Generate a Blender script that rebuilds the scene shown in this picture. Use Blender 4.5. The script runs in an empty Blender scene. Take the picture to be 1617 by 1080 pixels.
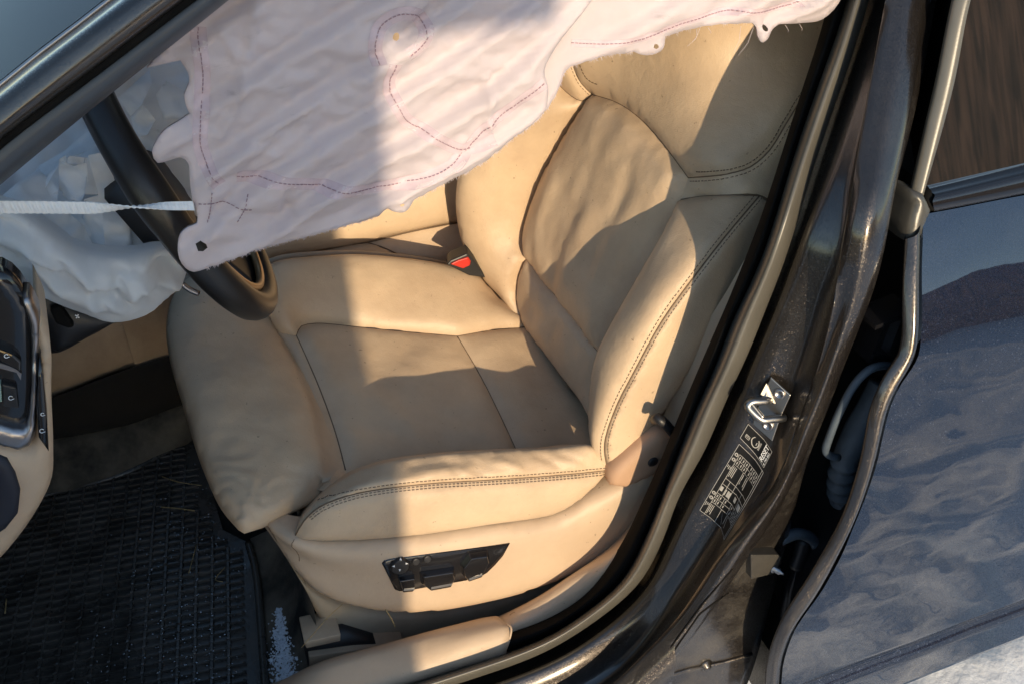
import bpy, bmesh, math, random
import numpy as np
from mathutils import Vector, Matrix, Quaternion, noise
from mathutils.geometry import delaunay_2d_cdt
from mathutils.bvhtree import BVHTree

random.seed(7)
scene = bpy.context.scene
COL = scene.collection

# ---------------------------------------------------------------- camera (car axes: x to the rear, y into the car, z up)
CAM = np.array([.045, -.685, 1.55]); YAW, PIT, ROL = np.radians([19.24, 36.33, -.47]); FPX = 1527.0
def _axes():
    f = np.array([math.sin(YAW)*math.cos(PIT), math.cos(YAW)*math.cos(PIT), -math.sin(PIT)])
    r = np.array([math.cos(YAW), -math.sin(YAW), 0]); u = np.cross(r, f)
    c, s = math.cos(ROL), math.sin(ROL)
    return c*r+s*u, -s*r+c*u, f
AR, AU, AF = _axes()
cam = bpy.data.objects.new('camera', bpy.data.cameras.new('camera')); COL.objects.link(cam)
cam.data.sensor_width = 36; cam.data.lens = FPX/1617*36; cam.data.clip_start = .02; cam.data.clip_end = 500
cam.matrix_world = Matrix(((AR[0], AU[0], -AF[0], CAM[0]), (AR[1], AU[1], -AF[1], CAM[1]), (AR[2], AU[2], -AF[2], CAM[2]), (0, 0, 0, 1)))
scene.camera = cam

# ---------------------------------------------------------------- light: low winter sun from behind the viewer, blue sky
SUN = Vector((.055, .967, -.195)).normalized()
world = bpy.data.worlds.new('World'); scene.world = world; world.use_nodes = True
nt = world.node_tree; bg = nt.nodes['Background']; sky = nt.nodes.new('ShaderNodeTexSky')
sky.sky_type = 'NISHITA'; sky.sun_disc = False; sky.sun_elevation = math.radians(11.4); sky.sun_rotation = math.radians(183.3)
sky.altitude = 200; sky.air_density = 1.0; sky.dust_density = .35; sky.ozone_density = 1.15
nt.links.new(sky.outputs[0], bg.inputs[0]); bg.inputs[1].default_value = .15
sl = bpy.data.lights.new('sun', 'SUN'); sl.energy = 2.5; sl.angle = math.radians(.45); sl.color = (1, .80, .54)
so = bpy.data.objects.new('sun', sl); so.rotation_mode = 'QUATERNION'; so.rotation_quaternion = SUN.to_track_quat('-Z', 'Y'); COL.objects.link(so)
scene.view_settings.view_transform = 'Standard'; scene.view_settings.look = 'None'
scene.view_settings.exposure = 1.0; scene.view_settings.gamma = 1
scene.cycles.max_bounces = 10; scene.cycles.diffuse_bounces = 6

# ---------------------------------------------------------------- measuring helpers: a photo point brought to a real plane of the car
def ray(px, py): return AR*((px-808.5)/FPX) - AU*((py-540)/FPX) + AF
CUSH = (np.array([.147, .535, .583]), np.array([.174, -.10, 1.0])/np.linalg.norm([.174, -.10, 1.0]))
_b = np.cross(np.array([.702, .422, .915])-np.array([.537, .664, .53]), np.array([.667, .683, .946])-np.array([.537, .664, .53]))
_b /= np.linalg.norm(_b); _b = _b if _b[0] < 0 else -_b
BACK = (np.array([.537, .664, .53]), _b)
def P(px, py, k):
    d = ray(px, py)
    if isinstance(k, tuple):
        if k[0] == 'z': t = (k[1]-CAM[2])/d[2]
        elif k[0] == 'x': t = (k[1]-CAM[0])/d[0]
        else:
            o, n = CUSH if k[0] == 'c' else BACK
            o = o+n*k[1]; t = ((o-CAM)@n)/(d@n)
    else: t = (k-CAM[1])/d[1]
    return CAM+d*t
def cr(pts, step=.012, k=None, raw=False, closed=False):
    """smooth curve through points (px, py, depth) or 3-D points"""
    Q = [np.array(p, float) for p in pts] if raw else [P(p[0], p[1], p[2] if len(p) > 2 else k) for p in pts]
    n = len(Q); out = []
    segs = n if closed else n-1
    for i in range(segs):
        p1, p2 = Q[i], Q[(i+1) % n]
        p0 = Q[i-1] if (i > 0 or closed) else 2*p1-p2
        p3 = Q[(i+2) % n] if (i+2 < n or closed) else 2*p2-p1
        d = [max(np.linalg.norm(b-a), 1e-6)**.5 for a, b in ((p0, p1), (p1, p2), (p2, p3))]
        m1 = (p2-p1) + d[1]*((p1-p0)/d[0]-(p2-p0)/(d[0]+d[1])); m2 = (p2-p1) + d[1]*((p3-p2)/d[2]-(p3-p1)/(d[1]+d[2]))
        mm = max(1, int(round(np.linalg.norm(p2-p1)/step)))
        for j in range(mm):
            t = j/mm
            out.append((2*t**3-3*t*t+1)*p1+(t**3-2*t*t+t)*m1+(-2*t**3+3*t*t)*p2+(t**3-t*t)*m2)
    if not closed: out.append(Q[-1])
    return np.array(out)
def rs(c, n):
    """resample a polyline to n points"""
    c = np.asarray(c); s = np.r_[0, np.cumsum(np.linalg.norm(np.diff(c, axis=0), axis=1))]; t = np.linspace(0, s[-1], n)
    return np.stack([np.interp(t, s, c[:, i]) for i in range(3)], 1)

# ---------------------------------------------------------------- object helpers
def wloc(o):
    v = Vector((0, 0, 0))
    while o is not None: v = v+o.location; o = o.parent
    return v
def obj(name, V, F, mat, parent=None, smooth=True, kind=None):
    b = np.array(wloc(parent)) if parent is not None else np.zeros(3)
    me = bpy.data.meshes.new(name); me.from_pydata([tuple(np.asarray(v)-b) for v in V], [], [tuple(f) for f in F]); me.update()
    o = bpy.data.objects.new(name, me); COL.objects.link(o); o.parent = parent
    for m in (mat if isinstance(mat, list) else [mat]): me.materials.append(m)
    if smooth: me.polygons.foreach_set('use_smooth', [True]*len(me.polygons))
    if kind: o['kind'] = kind
    return o
def thing(name, label, cat, loc, group=None):
    o = bpy.data.objects.new(name, None); o.empty_display_size = .05; COL.objects.link(o); o.location = tuple(float(c) for c in loc)
    o['label'] = label; o['category'] = cat
    if group: o['group'] = group
    return o
def tag(o, label, cat, group=None):
    o['label'] = label; o['category'] = cat
    if group: o['group'] = group
    return o
def autosmooth(o, ang=40):
    bm = bmesh.new(); bm.from_mesh(o.data)
    for e in bm.edges:
        if len(e.link_faces) == 2 and e.calc_face_angle(0) > math.radians(ang): e.smooth = False
    bm.to_mesh(o.data); bm.free(); return o
OUT = np.array([-.15, -.8, .55])
def inpoly(pts, poly):
    x, y = pts[:, 0], pts[:, 1]; r = np.zeros(len(pts), bool); j = len(poly)-1
    for i in range(len(poly)):
        xi, yi = poly[i]; xj, yj = poly[j]
        with np.errstate(divide='ignore', invalid='ignore'):
            c = ((yi > y) != (yj > y)) & (x < (xj-xi)*(y-yi)/(yj-yi)+xi)
        r ^= c; j = i
    return r
def panel_mesh(curves, puff=.01, r=.04, step=.012, skirt=None, disp=None, holes=(), out=OUT, pw=.5, fadew=.012):
    """a soft upholstered panel: its sewn outline is a closed chain of 3-D curves, the middle swells along its normal"""
    B = []
    for c in curves:
        for p in c:
            if not B or np.linalg.norm(p-B[-1]) > 5e-4: B.append(np.asarray(p, float))
    if np.linalg.norm(B[0]-B[-1]) < 5e-4: B.pop()
    B = np.array(B); o = B.mean(0); U, S, Vt = np.linalg.svd(B-o); n = Vt[2]
    if n@out < 0: n = -n
    u = Vt[0]; v = np.cross(n, u)
    b2 = np.stack([(B-o)@u, (B-o)@v], 1); bh = (B-o)@n
    H2 = [np.stack([(h-o)@u, (h-o)@v], 1) for h in holes]
    lo, hi = b2.min(0), b2.max(0); G = []; row = 0; y = lo[1]
    while y < hi[1]:
        x = lo[0]+(step/2 if row % 2 else 0)
        while x < hi[0]: G.append((x, y)); x += step
        y += step*.866; row += 1
    G = np.array(G) if G else np.zeros((0, 2))
    def dist(Q, L):
        a = L; b = np.roll(L, -1, 0); ab = b-a; best = np.full(len(Q), 9.)
        for i in range(len(a)):
            t = np.clip(((Q-a[i])@ab[i])/max(ab[i]@ab[i], 1e-12), 0, 1); best = np.minimum(best, np.linalg.norm(Q-a[i]-t[:, None]*ab[i], axis=1))
        return best
    if len(G):
        G = G[inpoly(G, b2)]
    if len(G): G = G[dist(G, b2) > step*.45]
    for h in H2:
        if len(G): G = G[~inpoly(G, h)]
        if len(G): G = G[dist(G, h) > step*.3]
    verts = [Vector(p) for p in b2]; nb = len(b2); edges = [(i, (i+1) % nb) for i in range(nb)]
    for h in H2:
        k = len(verts); verts += [Vector(p) for p in h]; edges += [(k+i, k+(i+1) % len(h)) for i in range(len(h))]
    verts += [Vector(p) for p in G]
    ov, oe, of, *_ = delaunay_2d_cdt(verts, edges, [], 0, 1e-6)
    V2 = np.array([tuple(p) for p in ov]); F = np.array([f for f in of if len(f) == 3])
    cen = V2[F].mean(1); keep = inpoly(cen, b2)
    for h in H2: keep &= ~inpoly(cen, h)
    F = F[keep]
    d = dist(V2, b2); onb = d < 1e-6
    seg = np.linalg.norm(np.roll(b2, -1, 0)-b2, axis=1); w0 = .5*(seg+np.roll(seg, 1))
    D = np.linalg.norm(V2[:, None]-b2[None], axis=2)+1e-7; W = w0/D**3; h = (W@bh)/W.sum(1)
    h[onb] = bh[D[onb].argmin(1)]
    prof = np.clip(1-(1-np.minimum(d/r, 1))**2, 0, 1)**pw
    h = h+puff*prof
    V = o+V2[:, :1]*u+V2[:, 1:]*v+h[:, None]*n
    if disp is not None:
        fade = np.minimum(d/fadew, 1)**1.5 if fadew > .013 else np.minimum(d/fadew, 1)
        V = V+n*(np.array([disp(p, dd) for p, dd in zip(V, d)])*fade)[:, None]
    a, b, c = V[F[0]]; 
    if np.cross(b-a, c-a)@n < 0: F = F[:, ::-1]
    F = [tuple(f) for f in F]; V = list(V)
    if skirt is not None:
        ob = []
        for p in b2:
            ob.append(int(((V2-p)**2).sum(1).argmin()))
        k = len(V); s = np.array(skirt)
        V += [V[i]+s*.35-n*.004 for i in ob]+[V[i]+s for i in ob]
        m = len(ob); area = sum(b2[i][0]*b2[(i+1) % m][1]-b2[(i+1) % m][0]*b2[i][1] for i in range(m))
        for i in range(m):
            j = (i+1) % m
            for lo_, hi_ in ((None, k), (k, k+m)):
                A0, A1 = (ob[i], ob[j]) if lo_ is None else (lo_+i, lo_+j)
                q = (A0, hi_+i, hi_+j, A1)
                F.append(q if area > 0 else q[::-1])
    return V, F, n
def panel(name, curves, mat, parent=None, **kw):
    V, F, n = panel_mesh(curves, **kw)
    o = obj(name, V, F, mat, parent); o.data.update(); return o
def loft(name, rails, mat, parent=None, n=60, across=4, flip=False, solid=0):
    R = [rs(r, n) for r in rails]; R = np.array(R); k = len(R); rows = []
    for i in range(k-1):
        p1, p2 = R[i], R[i+1]; p0 = R[i-1] if i else 2*p1-p2; p3 = R[i+2] if i+2 < k else 2*p2-p1
        a1 = np.linalg.norm(p1-p0, axis=1, keepdims=True)+1e-9; a2 = np.linalg.norm(p2-p1, axis=1, keepdims=True)+1e-9; a3 = np.linalg.norm(p3-p2, axis=1, keepdims=True)+1e-9
        m1 = a2*((p2-p1)/a2*a1+(p1-p0)/a1*a2)/(a1+a2); m2 = a2*((p3-p2)/a3*a2+(p2-p1)/a2*a3)/(a2+a3)
        for j in range(across):
            t = j/across; rows.append((2*t**3-3*t*t+1)*p1+(t**3-2*t*t+t)*m1+(-2*t**3+3*t*t)*p2+(t**3-t*t)*m2)
    rows.append(R[-1]); V = np.concatenate(rows); m = len(rows)
    F = []
    for i in range(m-1):
        for j in range(n-1):
            q = (i*n+j, i*n+j+1, (i+1)*n+j+1, (i+1)*n+j); F.append(q[::-1] if flip else q)
    o = obj(name, V, F, mat, parent)
    if solid:
        md = o.modifiers.new('thickness', 'SOLIDIFY'); md.thickness = solid; md.offset = -1 if not flip else -1
    return o
def tube_mesh(path, rad, sides=10, cap=True, flat=None):
    path = np.asarray(path, float); n = len(path); rad = np.broadcast_to(np.asarray(rad, float), (n,)); V = []; F = []
    T = np.gradient(path, axis=0); T /= np.linalg.norm(T, axis=1, keepdims=True)+1e-12
    up = np.array([0, 0, 1.]) if abs(T[0][2]) < .9 else np.array([1., 0, 0]); N = np.cross(T[0], up); N /= np.linalg.norm(N)
    for i in range(n):
        N = N-T[i]*(N@T[i]); N /= np.linalg.norm(N)+1e-12; Bn = np.cross(T[i], N)
        for s in range(sides):
            a = 2*math.pi*s/sides; V.append(path[i]+rad[i]*(math.cos(a)*N+math.sin(a)*Bn))
    for i in range(n-1):
        for s in range(sides):
            t = (s+1) % sides; F.append((i*sides+s, i*sides+t, (i+1)*sides+t, (i+1)*sides+s))
    if cap: F.append(tuple(range(sides))[::-1]); F.append(tuple((n-1)*sides+s for s in range(sides)))
    return V, F
def tube(name, path, rad, mat, parent=None, sides=10): return obj(name, *tube_mesh(path, rad, sides), mat, parent)
def merge(parts):
    V = []; F = []
    for v, f in parts:
        k = len(V); V += list(v); F += [tuple(i+k for i in q) for q in f]
    return V, F
def box_mesh(c, ax, ay, az, bev=0):
    """box at c with half-axes ax, ay, az (vectors); chamfered top when bev > 0"""
    c, ax, ay, az = map(np.asarray, (c, ax, ay, az)); k = 1-bev
    V = [c+sx*ax+sy*ay-az for sx, sy in ((-1, -1), (1, -1), (1, 1), (-1, 1))]
    if bev: V += [c+sx*ax+sy*ay+az*.5 for sx, sy in ((-1, -1), (1, -1), (1, 1), (-1, 1))]
    V += [c+(sx*ax+sy*ay)*k+az for sx, sy in ((-1, -1), (1, -1), (1, 1), (-1, 1))]
    F = [(3, 2, 1, 0)]; L = 2 if bev else 1
    for l in range(L):
        for i in range(4): F.append((l*4+i, l*4+(i+1) % 4, l*4+4+(i+1) % 4, l*4+4+i))
    F.append((L*4, L*4+1, L*4+2, L*4+3)); return V, F
def prism_mesh(poly, depth):
    """3-D polygon pushed along a vector into a solid"""
    poly = np.asarray(poly); m = len(poly); V = list(poly)+list(poly+np.asarray(depth)); F = [tuple(range(m)), tuple(range(2*m-1, m-1, -1))]
    for i in range(m): F.append((i, m+i, m+(i+1) % m, (i+1) % m))
    return V, F
def solid_fix(o):
    bm = bmesh.new(); bm.from_mesh(o.data); bmesh.ops.recalc_face_normals(bm, faces=bm.faces); bm.to_mesh(o.data); bm.free(); return o
def bevel(o, w, seg=2):
    m = o.modifiers.new('bevel', 'BEVEL'); m.width = w; m.segments = seg; m.limit_method = 'ANGLE'; m.angle_limit = math.radians(35); return o
def bvh_of(objs):
    V = []; F = []
    for o in objs:
        k = len(V); b = wloc(o); V += [v.co+b for v in o.data.vertices]; F += [tuple(i+k for i in p.vertices) for p in o.data.polygons]
    return BVHTree.FromPolygons(V, F)
def snap(bvh, p, off=0, out=OUT):
    co, no, i, d = bvh.find_nearest(Vector(p)); no = np.array(no); 
    if no@out < 0: no = -no
    return np.array(co)+no*off, no
def stitch_mesh(path, bvh, off=.0, lift=.0006, L=.0038, gap=.0022, w=.0005, out=OUT):
    path = np.asarray(path); s = np.r_[0, np.cumsum(np.linalg.norm(np.diff(path, axis=0), axis=1))]; parts = []; t = 0
    f = lambda q: np.array([np.interp(q, s, path[:, i]) for i in range(3)])
    while t+L < s[-1]:
        a, b = f(t), f(t+L); d = b-a; d /= np.linalg.norm(d)+1e-9
        N_ = out/np.linalg.norm(out); sd = np.cross(N_, d); sd /= np.linalg.norm(sd)+1e-9; t += L+gap; e = []
        for q in (a, b):
            co, n2, fi, ds = bvh.ray_cast(Vector(q+sd*off+N_*.05), Vector(-N_), .12)
            if co is not None: n2 = np.array(n2); e.append((np.array(co), n2 if n2@out > 0 else -n2))
        if len(e) < 2 or np.linalg.norm(e[1][0]-e[0][0]) > L*2.5: continue
        no = e[0][1]+e[1][1]; no /= np.linalg.norm(no); d = e[1][0]-e[0][0]; c = (e[0][0]+e[1][0])/2+no*lift; l = np.linalg.norm(d); d /= l; sd = np.cross(no, d); sd /= np.linalg.norm(sd)+1e-9
        parts.append(box_mesh(c, d*l/2, sd*w, no*w*.8))
    return merge(parts)

# ---------------------------------------------------------------- materials
def mat(name, col, rough=.5, metal=0, bump=0, scale=200, var=0, vscale=6, coat=0, spec=.5, sheen=0, bdist=.001, detail=3, trans=0, rvar=0, kindb='noise', col2=None, ior=1.5):
    m = bpy.data.materials.new(name); m.use_nodes = True; t = m.node_tree; b = t.nodes['Principled BSDF']; L = t.links
    b.inputs['Base Color'].default_value = (*col, 1); b.inputs['Roughness'].default_value = rough; b.inputs['Metallic'].default_value = metal
    b.inputs['Coat Weight'].default_value = coat; b.inputs['Coat Roughness'].default_value = .04; b.inputs['Specular IOR Level'].default_value = spec
    b.inputs['Sheen Weight'].default_value = sheen; b.inputs['Transmission Weight'].default_value = trans
    b.inputs['IOR'].default_value = ior
    tc = t.nodes.new('ShaderNodeTexCoord')
    if var or col2:
        n = t.nodes.new('ShaderNodeTexNoise'); n.inputs['Scale'].default_value = vscale; n.inputs['Detail'].default_value = 6; n.inputs['Roughness'].default_value = .6
        L.new(tc.outputs['Object'], n.inputs['Vector'])
        r = t.nodes.new('ShaderNodeValToRGB'); r.color_ramp.elements[0].position = .35; r.color_ramp.elements[1].position = .68
        c2 = col2 if col2 else tuple(c*(1-var) for c in col)
        r.color_ramp.elements[0].color = (*c2, 1); r.color_ramp.elements[1].color = (*col, 1)
        L.new(n.outputs['Fac'], r.inputs['Fac']); L.new(r.outputs['Color'], b.inputs['Base Color'])
        if rvar:
            mr = t.nodes.new('ShaderNodeMapRange'); mr.inputs['To Min'].default_value = max(.02, rough-rvar); mr.inputs['To Max'].default_value = min(1, rough+rvar)
            mr.inputs['From Min'].default_value = .3; mr.inputs['From Max'].default_value = .7
            L.new(n.outputs['Fac'], mr.inputs['Value']); L.new(mr.outputs['Result'], b.inputs['Roughness'])
    if bump:
        if kindb == 'voronoi':
            n2 = t.nodes.new('ShaderNodeTexVoronoi'); o2 = n2.outputs['Distance']
        else:
            n2 = t.nodes.new('ShaderNodeTexNoise'); n2.inputs['Detail'].default_value = detail; o2 = n2.outputs['Fac']
        n2.inputs['Scale'].default_value = scale; L.new(tc.outputs['Object'], n2.inputs['Vector'])
        bp = t.nodes.new('ShaderNodeBump'); bp.inputs['Strength'].default_value = bump; bp.inputs['Distance'].default_value = bdist
        L.new(o2, bp.inputs['Height']); L.new(bp.outputs['Normal'], b.inputs['Normal'])
    return m
def leather(name, col, wear=.12, crack=.22, rough=.46, grain=.35):
    m = bpy.data.materials.new(name); m.use_nodes = True; t = m.node_tree; b = t.nodes['Principled BSDF']; L = t.links; N = t.nodes.new
    tc = N('ShaderNodeTexCoord')
    n = N('ShaderNodeTexNoise'); n.inputs['Scale'].default_value = 7; n.inputs['Detail'].default_value = 8; n.inputs['Roughness'].default_value = .65
    L.new(tc.outputs['Object'], n.inputs['Vector'])
    r = N('ShaderNodeValToRGB'); r.color_ramp.elements[0].position = .3; r.color_ramp.elements[1].position = .62
    r.color_ramp.elements[0].color = (col[0]*(1-wear), col[1]*(1-wear*1.15), col[2]*(1-wear*1.2), 1); r.color_ramp.elements[1].color = (*col, 1)
    L.new(n.outputs['Fac'], r.inputs['Fac'])
    # small dark dirt specks
    s = N('ShaderNodeTexNoise'); s.inputs['Scale'].default_value = 130; s.inputs['Detail'].default_value = 3; L.new(tc.outputs['Object'], s.inputs['Vector'])
    sr = N('ShaderNodeValToRGB'); sr.color_ramp.elements[0].position = .70; sr.color_ramp.elements[1].position = .76
    sr.color_ramp.elements[0].color = (0, 0, 0, 1); sr.color_ramp.elements[1].color = (.55, .55, .55, 1); L.new(s.outputs['Fac'], sr.inputs['Fac'])
    mx = N('ShaderNodeMixRGB'); mx.inputs['Color2'].default_value = (.12, .08, .05, 1); L.new(r.outputs['Color'], mx.inputs['Color1']); L.new(sr.outputs['Color'], mx.inputs['Fac'])
    L.new(mx.outputs['Color'], b.inputs['Base Color'])
    v = N('ShaderNodeTexVoronoi'); v.inputs['Scale'].default_value = 620; L.new(tc.outputs['Object'], v.inputs['Vector'])
    w = N('ShaderNodeTexNoise'); w.inputs['Scale'].default_value = 38; w.inputs['Detail'].default_value = 5; L.new(tc.outputs['Object'], w.inputs['Vector'])
    b1 = N('ShaderNodeBump'); b1.inputs['Strength'].default_value = grain; b1.inputs['Distance'].default_value = .0006; L.new(v.outputs['Distance'], b1.inputs['Height'])
    b2 = N('ShaderNodeBump'); b2.inputs['Strength'].default_value = .35; b2.inputs['Distance'].default_value = .004; L.new(w.outputs['Fac'], b2.inputs['Height'])
    L.new(b1.outputs['Normal'], b2.inputs['Normal'])
    wv = N('ShaderNodeVectorMath'); wv.operation = 'MULTIPLY_ADD'; wv.inputs[1].default_value = (.05, .05, .05); L.new(n.outputs['Color'], wv.inputs[0]); L.new(tc.outputs['Object'], wv.inputs[2])
    ce = N('ShaderNodeTexVoronoi'); ce.feature = 'DISTANCE_TO_EDGE'; ce.inputs['Scale'].default_value = 34; L.new(wv.outputs[0], ce.inputs['Vector'])
    mn = N('ShaderNodeMath'); mn.operation = 'MINIMUM'; mn.inputs[1].default_value = .09; L.new(ce.outputs['Distance'], mn.inputs[0])
    b3 = N('ShaderNodeBump'); b3.inputs['Distance'].default_value = .006; L.new(mn.outputs[0], b3.inputs['Height']); L.new(b2.outputs['Normal'], b3.inputs['Normal'])
    cm = N('ShaderNodeMapRange'); cm.inputs['From Min'].default_value = .45; cm.inputs['From Max'].default_value = .62; cm.inputs['To Max'].default_value = crack; L.new(n.outputs['Fac'], cm.inputs['Value']); L.new(cm.outputs[0], b3.inputs['Strength'])
    L.new(b3.outputs['Normal'], b.inputs['Normal'])
    b.inputs['Roughness'].default_value = rough; b.inputs['Specular IOR Level'].default_value = .42
    return m
def paint(name, col, dust=.0, cr=.16, cw=.75):
    m = bpy.data.materials.new(name); m.use_nodes = True; t = m.node_tree; b = t.nodes['Principled BSDF']; L = t.links; N = t.nodes.new
    tc = N('ShaderNodeTexCoord')
    v = N('ShaderNodeTexVoronoi'); v.inputs['Scale'].default_value = 1250; L.new(tc.outputs['Object'], v.inputs['Vector'])
    geo = N('ShaderNodeNewGeometry')
    sub = N('ShaderNodeVectorMath'); sub.operation = 'SUBTRACT'; sub.inputs[1].default_value = (.5, .5, .5); L.new(v.outputs['Color'], sub.inputs[0])
    v.inputs['Scale'].default_value = 820; sp = N('ShaderNodeSeparateColor'); L.new(v.outputs['Color'], sp.inputs[0]); gt = N('ShaderNodeMapRange'); gt.inputs['From Min'].default_value = .80; gt.inputs['From Max'].default_value = .86; gt.inputs['To Min'].default_value = .22; gt.inputs['To Max'].default_value = .55; L.new(sp.outputs[2], gt.inputs['Value'])
    sc = N('ShaderNodeVectorMath'); sc.operation = 'SCALE'; L.new(gt.outputs[0], sc.inputs['Scale']); L.new(sub.outputs[0], sc.inputs[0])
    ad = N('ShaderNodeVectorMath'); ad.operation = 'ADD'; L.new(geo.outputs['Normal'], ad.inputs[0]); L.new(sc.outputs[0], ad.inputs[1])
    nm = N('ShaderNodeVectorMath'); nm.operation = 'NORMALIZE'; L.new(ad.outputs[0], nm.inputs[0]); L.new(nm.outputs[0], b.inputs['Normal'])
    b.inputs['Metallic'].default_value = .85; b.inputs['Roughness'].default_value = .4
    b.inputs['Coat Weight'].default_value = cw; b.inputs['Coat Roughness'].default_value = cr; b.inputs['Coat IOR'].default_value = 1.75
    # grime: matte dusty film in patches
    n = N('ShaderNodeTexNoise'); n.inputs['Scale'].default_value = 9; n.inputs['Detail'].default_value = 10; n.inputs['Roughness'].default_value = .72; L.new(tc.outputs['Object'], n.inputs['Vector'])
    mr = N('ShaderNodeMapRange'); mr.inputs['From Min'].default_value = .48; mr.inputs['From Max'].default_value = .75; mr.inputs['To Max'].default_value = dust; L.new(n.outputs['Fac'], mr.inputs['Value'])
    s = N('ShaderNodeTexNoise'); s.inputs['Scale'].default_value = 420; s.inputs['Detail'].default_value = 2; L.new(tc.outputs['Object'], s.inputs['Vector'])
    s2 = N('ShaderNodeMapRange'); s2.inputs['From Min'].default_value = .72; s2.inputs['From Max'].default_value = .78; s2.inputs['To Max'].default_value = min(1, dust*2.2); L.new(s.outputs['Fac'], s2.inputs['Value'])
    mxx = N('ShaderNodeMath'); mxx.operation = 'MAXIMUM'; L.new(mr.outputs[0], mxx.inputs[0]); L.new(s2.outputs[0], mxx.inputs[1])
    b.inputs['Base Color'].default_value = (*col, 1)
    d = N('ShaderNodeBsdfDiffuse'); d.inputs['Color'].default_value = (.15, .138, .122, 1)
    ms = N('ShaderNodeMixShader'); L.new(mxx.outputs[0], ms.inputs[0]); L.new(b.outputs[0], ms.inputs[1]); L.new(d.outputs[0], ms.inputs[2])
    L.new(ms.outputs[0], t.nodes['Material Output'].inputs['Surface'])
    return m
def creases(lines, amp, wid, axis=None):
    ax = (OUT if axis is None else axis); ax = ax/np.linalg.norm(ax); C = [rs(cr(q, .008), 20) for q in lines]; C = [c-np.outer(c@ax, ax) for c in C]
    def f(p, d):
        h = 0; p = p-ax*(p@ax)
        for i, c in enumerate(C):
            q = math.sqrt(((c-p)**2).sum(1).min())
            if q < wid*4: h += (amp if i % 2 else -amp)*math.exp(-(q/wid)**2)
        return h
    return f
def pane(name, tint):
    m = bpy.data.materials.new(name); m.use_nodes = True; t = m.node_tree; t.nodes.remove(t.nodes['Principled BSDF']); N = t.nodes.new; L = t.links
    tr = N('ShaderNodeBsdfTransparent'); tr.inputs[0].default_value = (*tint, 1); gl = N('ShaderNodeBsdfGlossy'); gl.inputs['Roughness'].default_value = .03
    fr = N('ShaderNodeFresnel'); fr.inputs['IOR'].default_value = 1.42; mx = N('ShaderNodeMixShader'); L.new(fr.outputs[0], mx.inputs[0]); L.new(tr.outputs[0], mx.inputs[1]); L.new(gl.outputs[0], mx.inputs[2])
    L.new(mx.outputs[0], t.nodes['Material Output'].inputs['Surface']); return m
_fr = random.Random(21); _FD = []
for _k in range(9):
    _d = np.array([_fr.gauss(0, 1), _fr.gauss(0, .6), _fr.gauss(0, 1)]); _d /= np.linalg.norm(_d); _FD.append((_d, _fr.random()))
def crumple(p, f=9., seed=0., warp=.35):
    """creased cloth: sharp folds in several directions, about -0.5 to 0.5"""
    w = noise.noise_vector(Vector((p[0]*f*.8+seed, p[1]*f*.8, p[2]*f*.8))); s = 0; tot = 0; ff = f
    for k, (d, ph) in enumerate(_FD):
        a = (d@p)*ff+ph+seed*.37+warp*(w[0] if k % 2 else w[2])*1.6; a = abs((a % 1.)*2-1); A = 1/ff; s += A*(a-.5); tot += A; ff *= 1.22
    return s/tot*1.9
def thin(m, col, f):
    t = m.node_tree; b = t.nodes['Principled BSDF']; d = t.nodes.new('ShaderNodeBsdfTranslucent'); d.inputs[0].default_value = (*col, 1); x = t.nodes.new('ShaderNodeMixShader'); x.inputs[0].default_value = f
    t.links.new(b.outputs[0], x.inputs[1]); t.links.new(d.outputs[0], x.inputs[2]); t.links.new(x.outputs[0], t.nodes['Material Output'].inputs['Surface']); return m
def smudge(m):
    t = m.node_tree; b = t.nodes['Principled BSDF']; N = t.nodes.new; L = t.links; src = b.inputs['Base Color'].links[0].from_socket; tc = N('ShaderNodeTexCoord')
    mp = N('ShaderNodeMapping'); mp.inputs['Rotation'].default_value = (0, .5, 0); mp.inputs['Scale'].default_value = (16, 16, 55); L.new(tc.outputs['Object'], mp.inputs[0]); n = N('ShaderNodeTexNoise'); n.inputs['Scale'].default_value = 1; n.inputs['Detail'].default_value = 7; n.inputs['Roughness'].default_value = .7; L.new(mp.outputs[0], n.inputs['Vector'])
    r = N('ShaderNodeMapRange'); r.inputs['From Min'].default_value = .62; r.inputs['From Max'].default_value = .78; r.inputs['To Max'].default_value = .55; L.new(n.outputs['Fac'], r.inputs['Value'])
    x = N('ShaderNodeMixRGB'); x.inputs['Color2'].default_value = (.24, .2, .2, 1); L.new(r.outputs[0], x.inputs['Fac']); L.new(src, x.inputs['Color1']); L.new(x.outputs[0], b.inputs['Base Color']); return m
def boards(name, col):
    m = mat(name, col, .7); t = m.node_tree; b = t.nodes['Principled BSDF']; N = t.nodes.new; L = t.links; tc = N('ShaderNodeTexCoord')
    mp = N('ShaderNodeMapping'); mp.inputs['Scale'].default_value = (26, 26, 1.1); L.new(tc.outputs['Object'], mp.inputs[0]); n = N('ShaderNodeTexNoise'); n.inputs['Scale'].default_value = 1; n.inputs['Detail'].default_value = 4; n.inputs['Distortion'].default_value = 1.2; L.new(mp.outputs[0], n.inputs['Vector'])
    r = N('ShaderNodeValToRGB'); r.color_ramp.elements[0].position = .38; r.color_ramp.elements[1].position = .62; r.color_ramp.elements[0].color = (col[0]*.12, col[1]*.12, col[2]*.12, 1); r.color_ramp.elements[1].color = (*col, 1)
    L.new(n.outputs['Fac'], r.inputs['Fac']); L.new(r.outputs['Color'], b.inputs['Base Color']); return m
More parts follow.
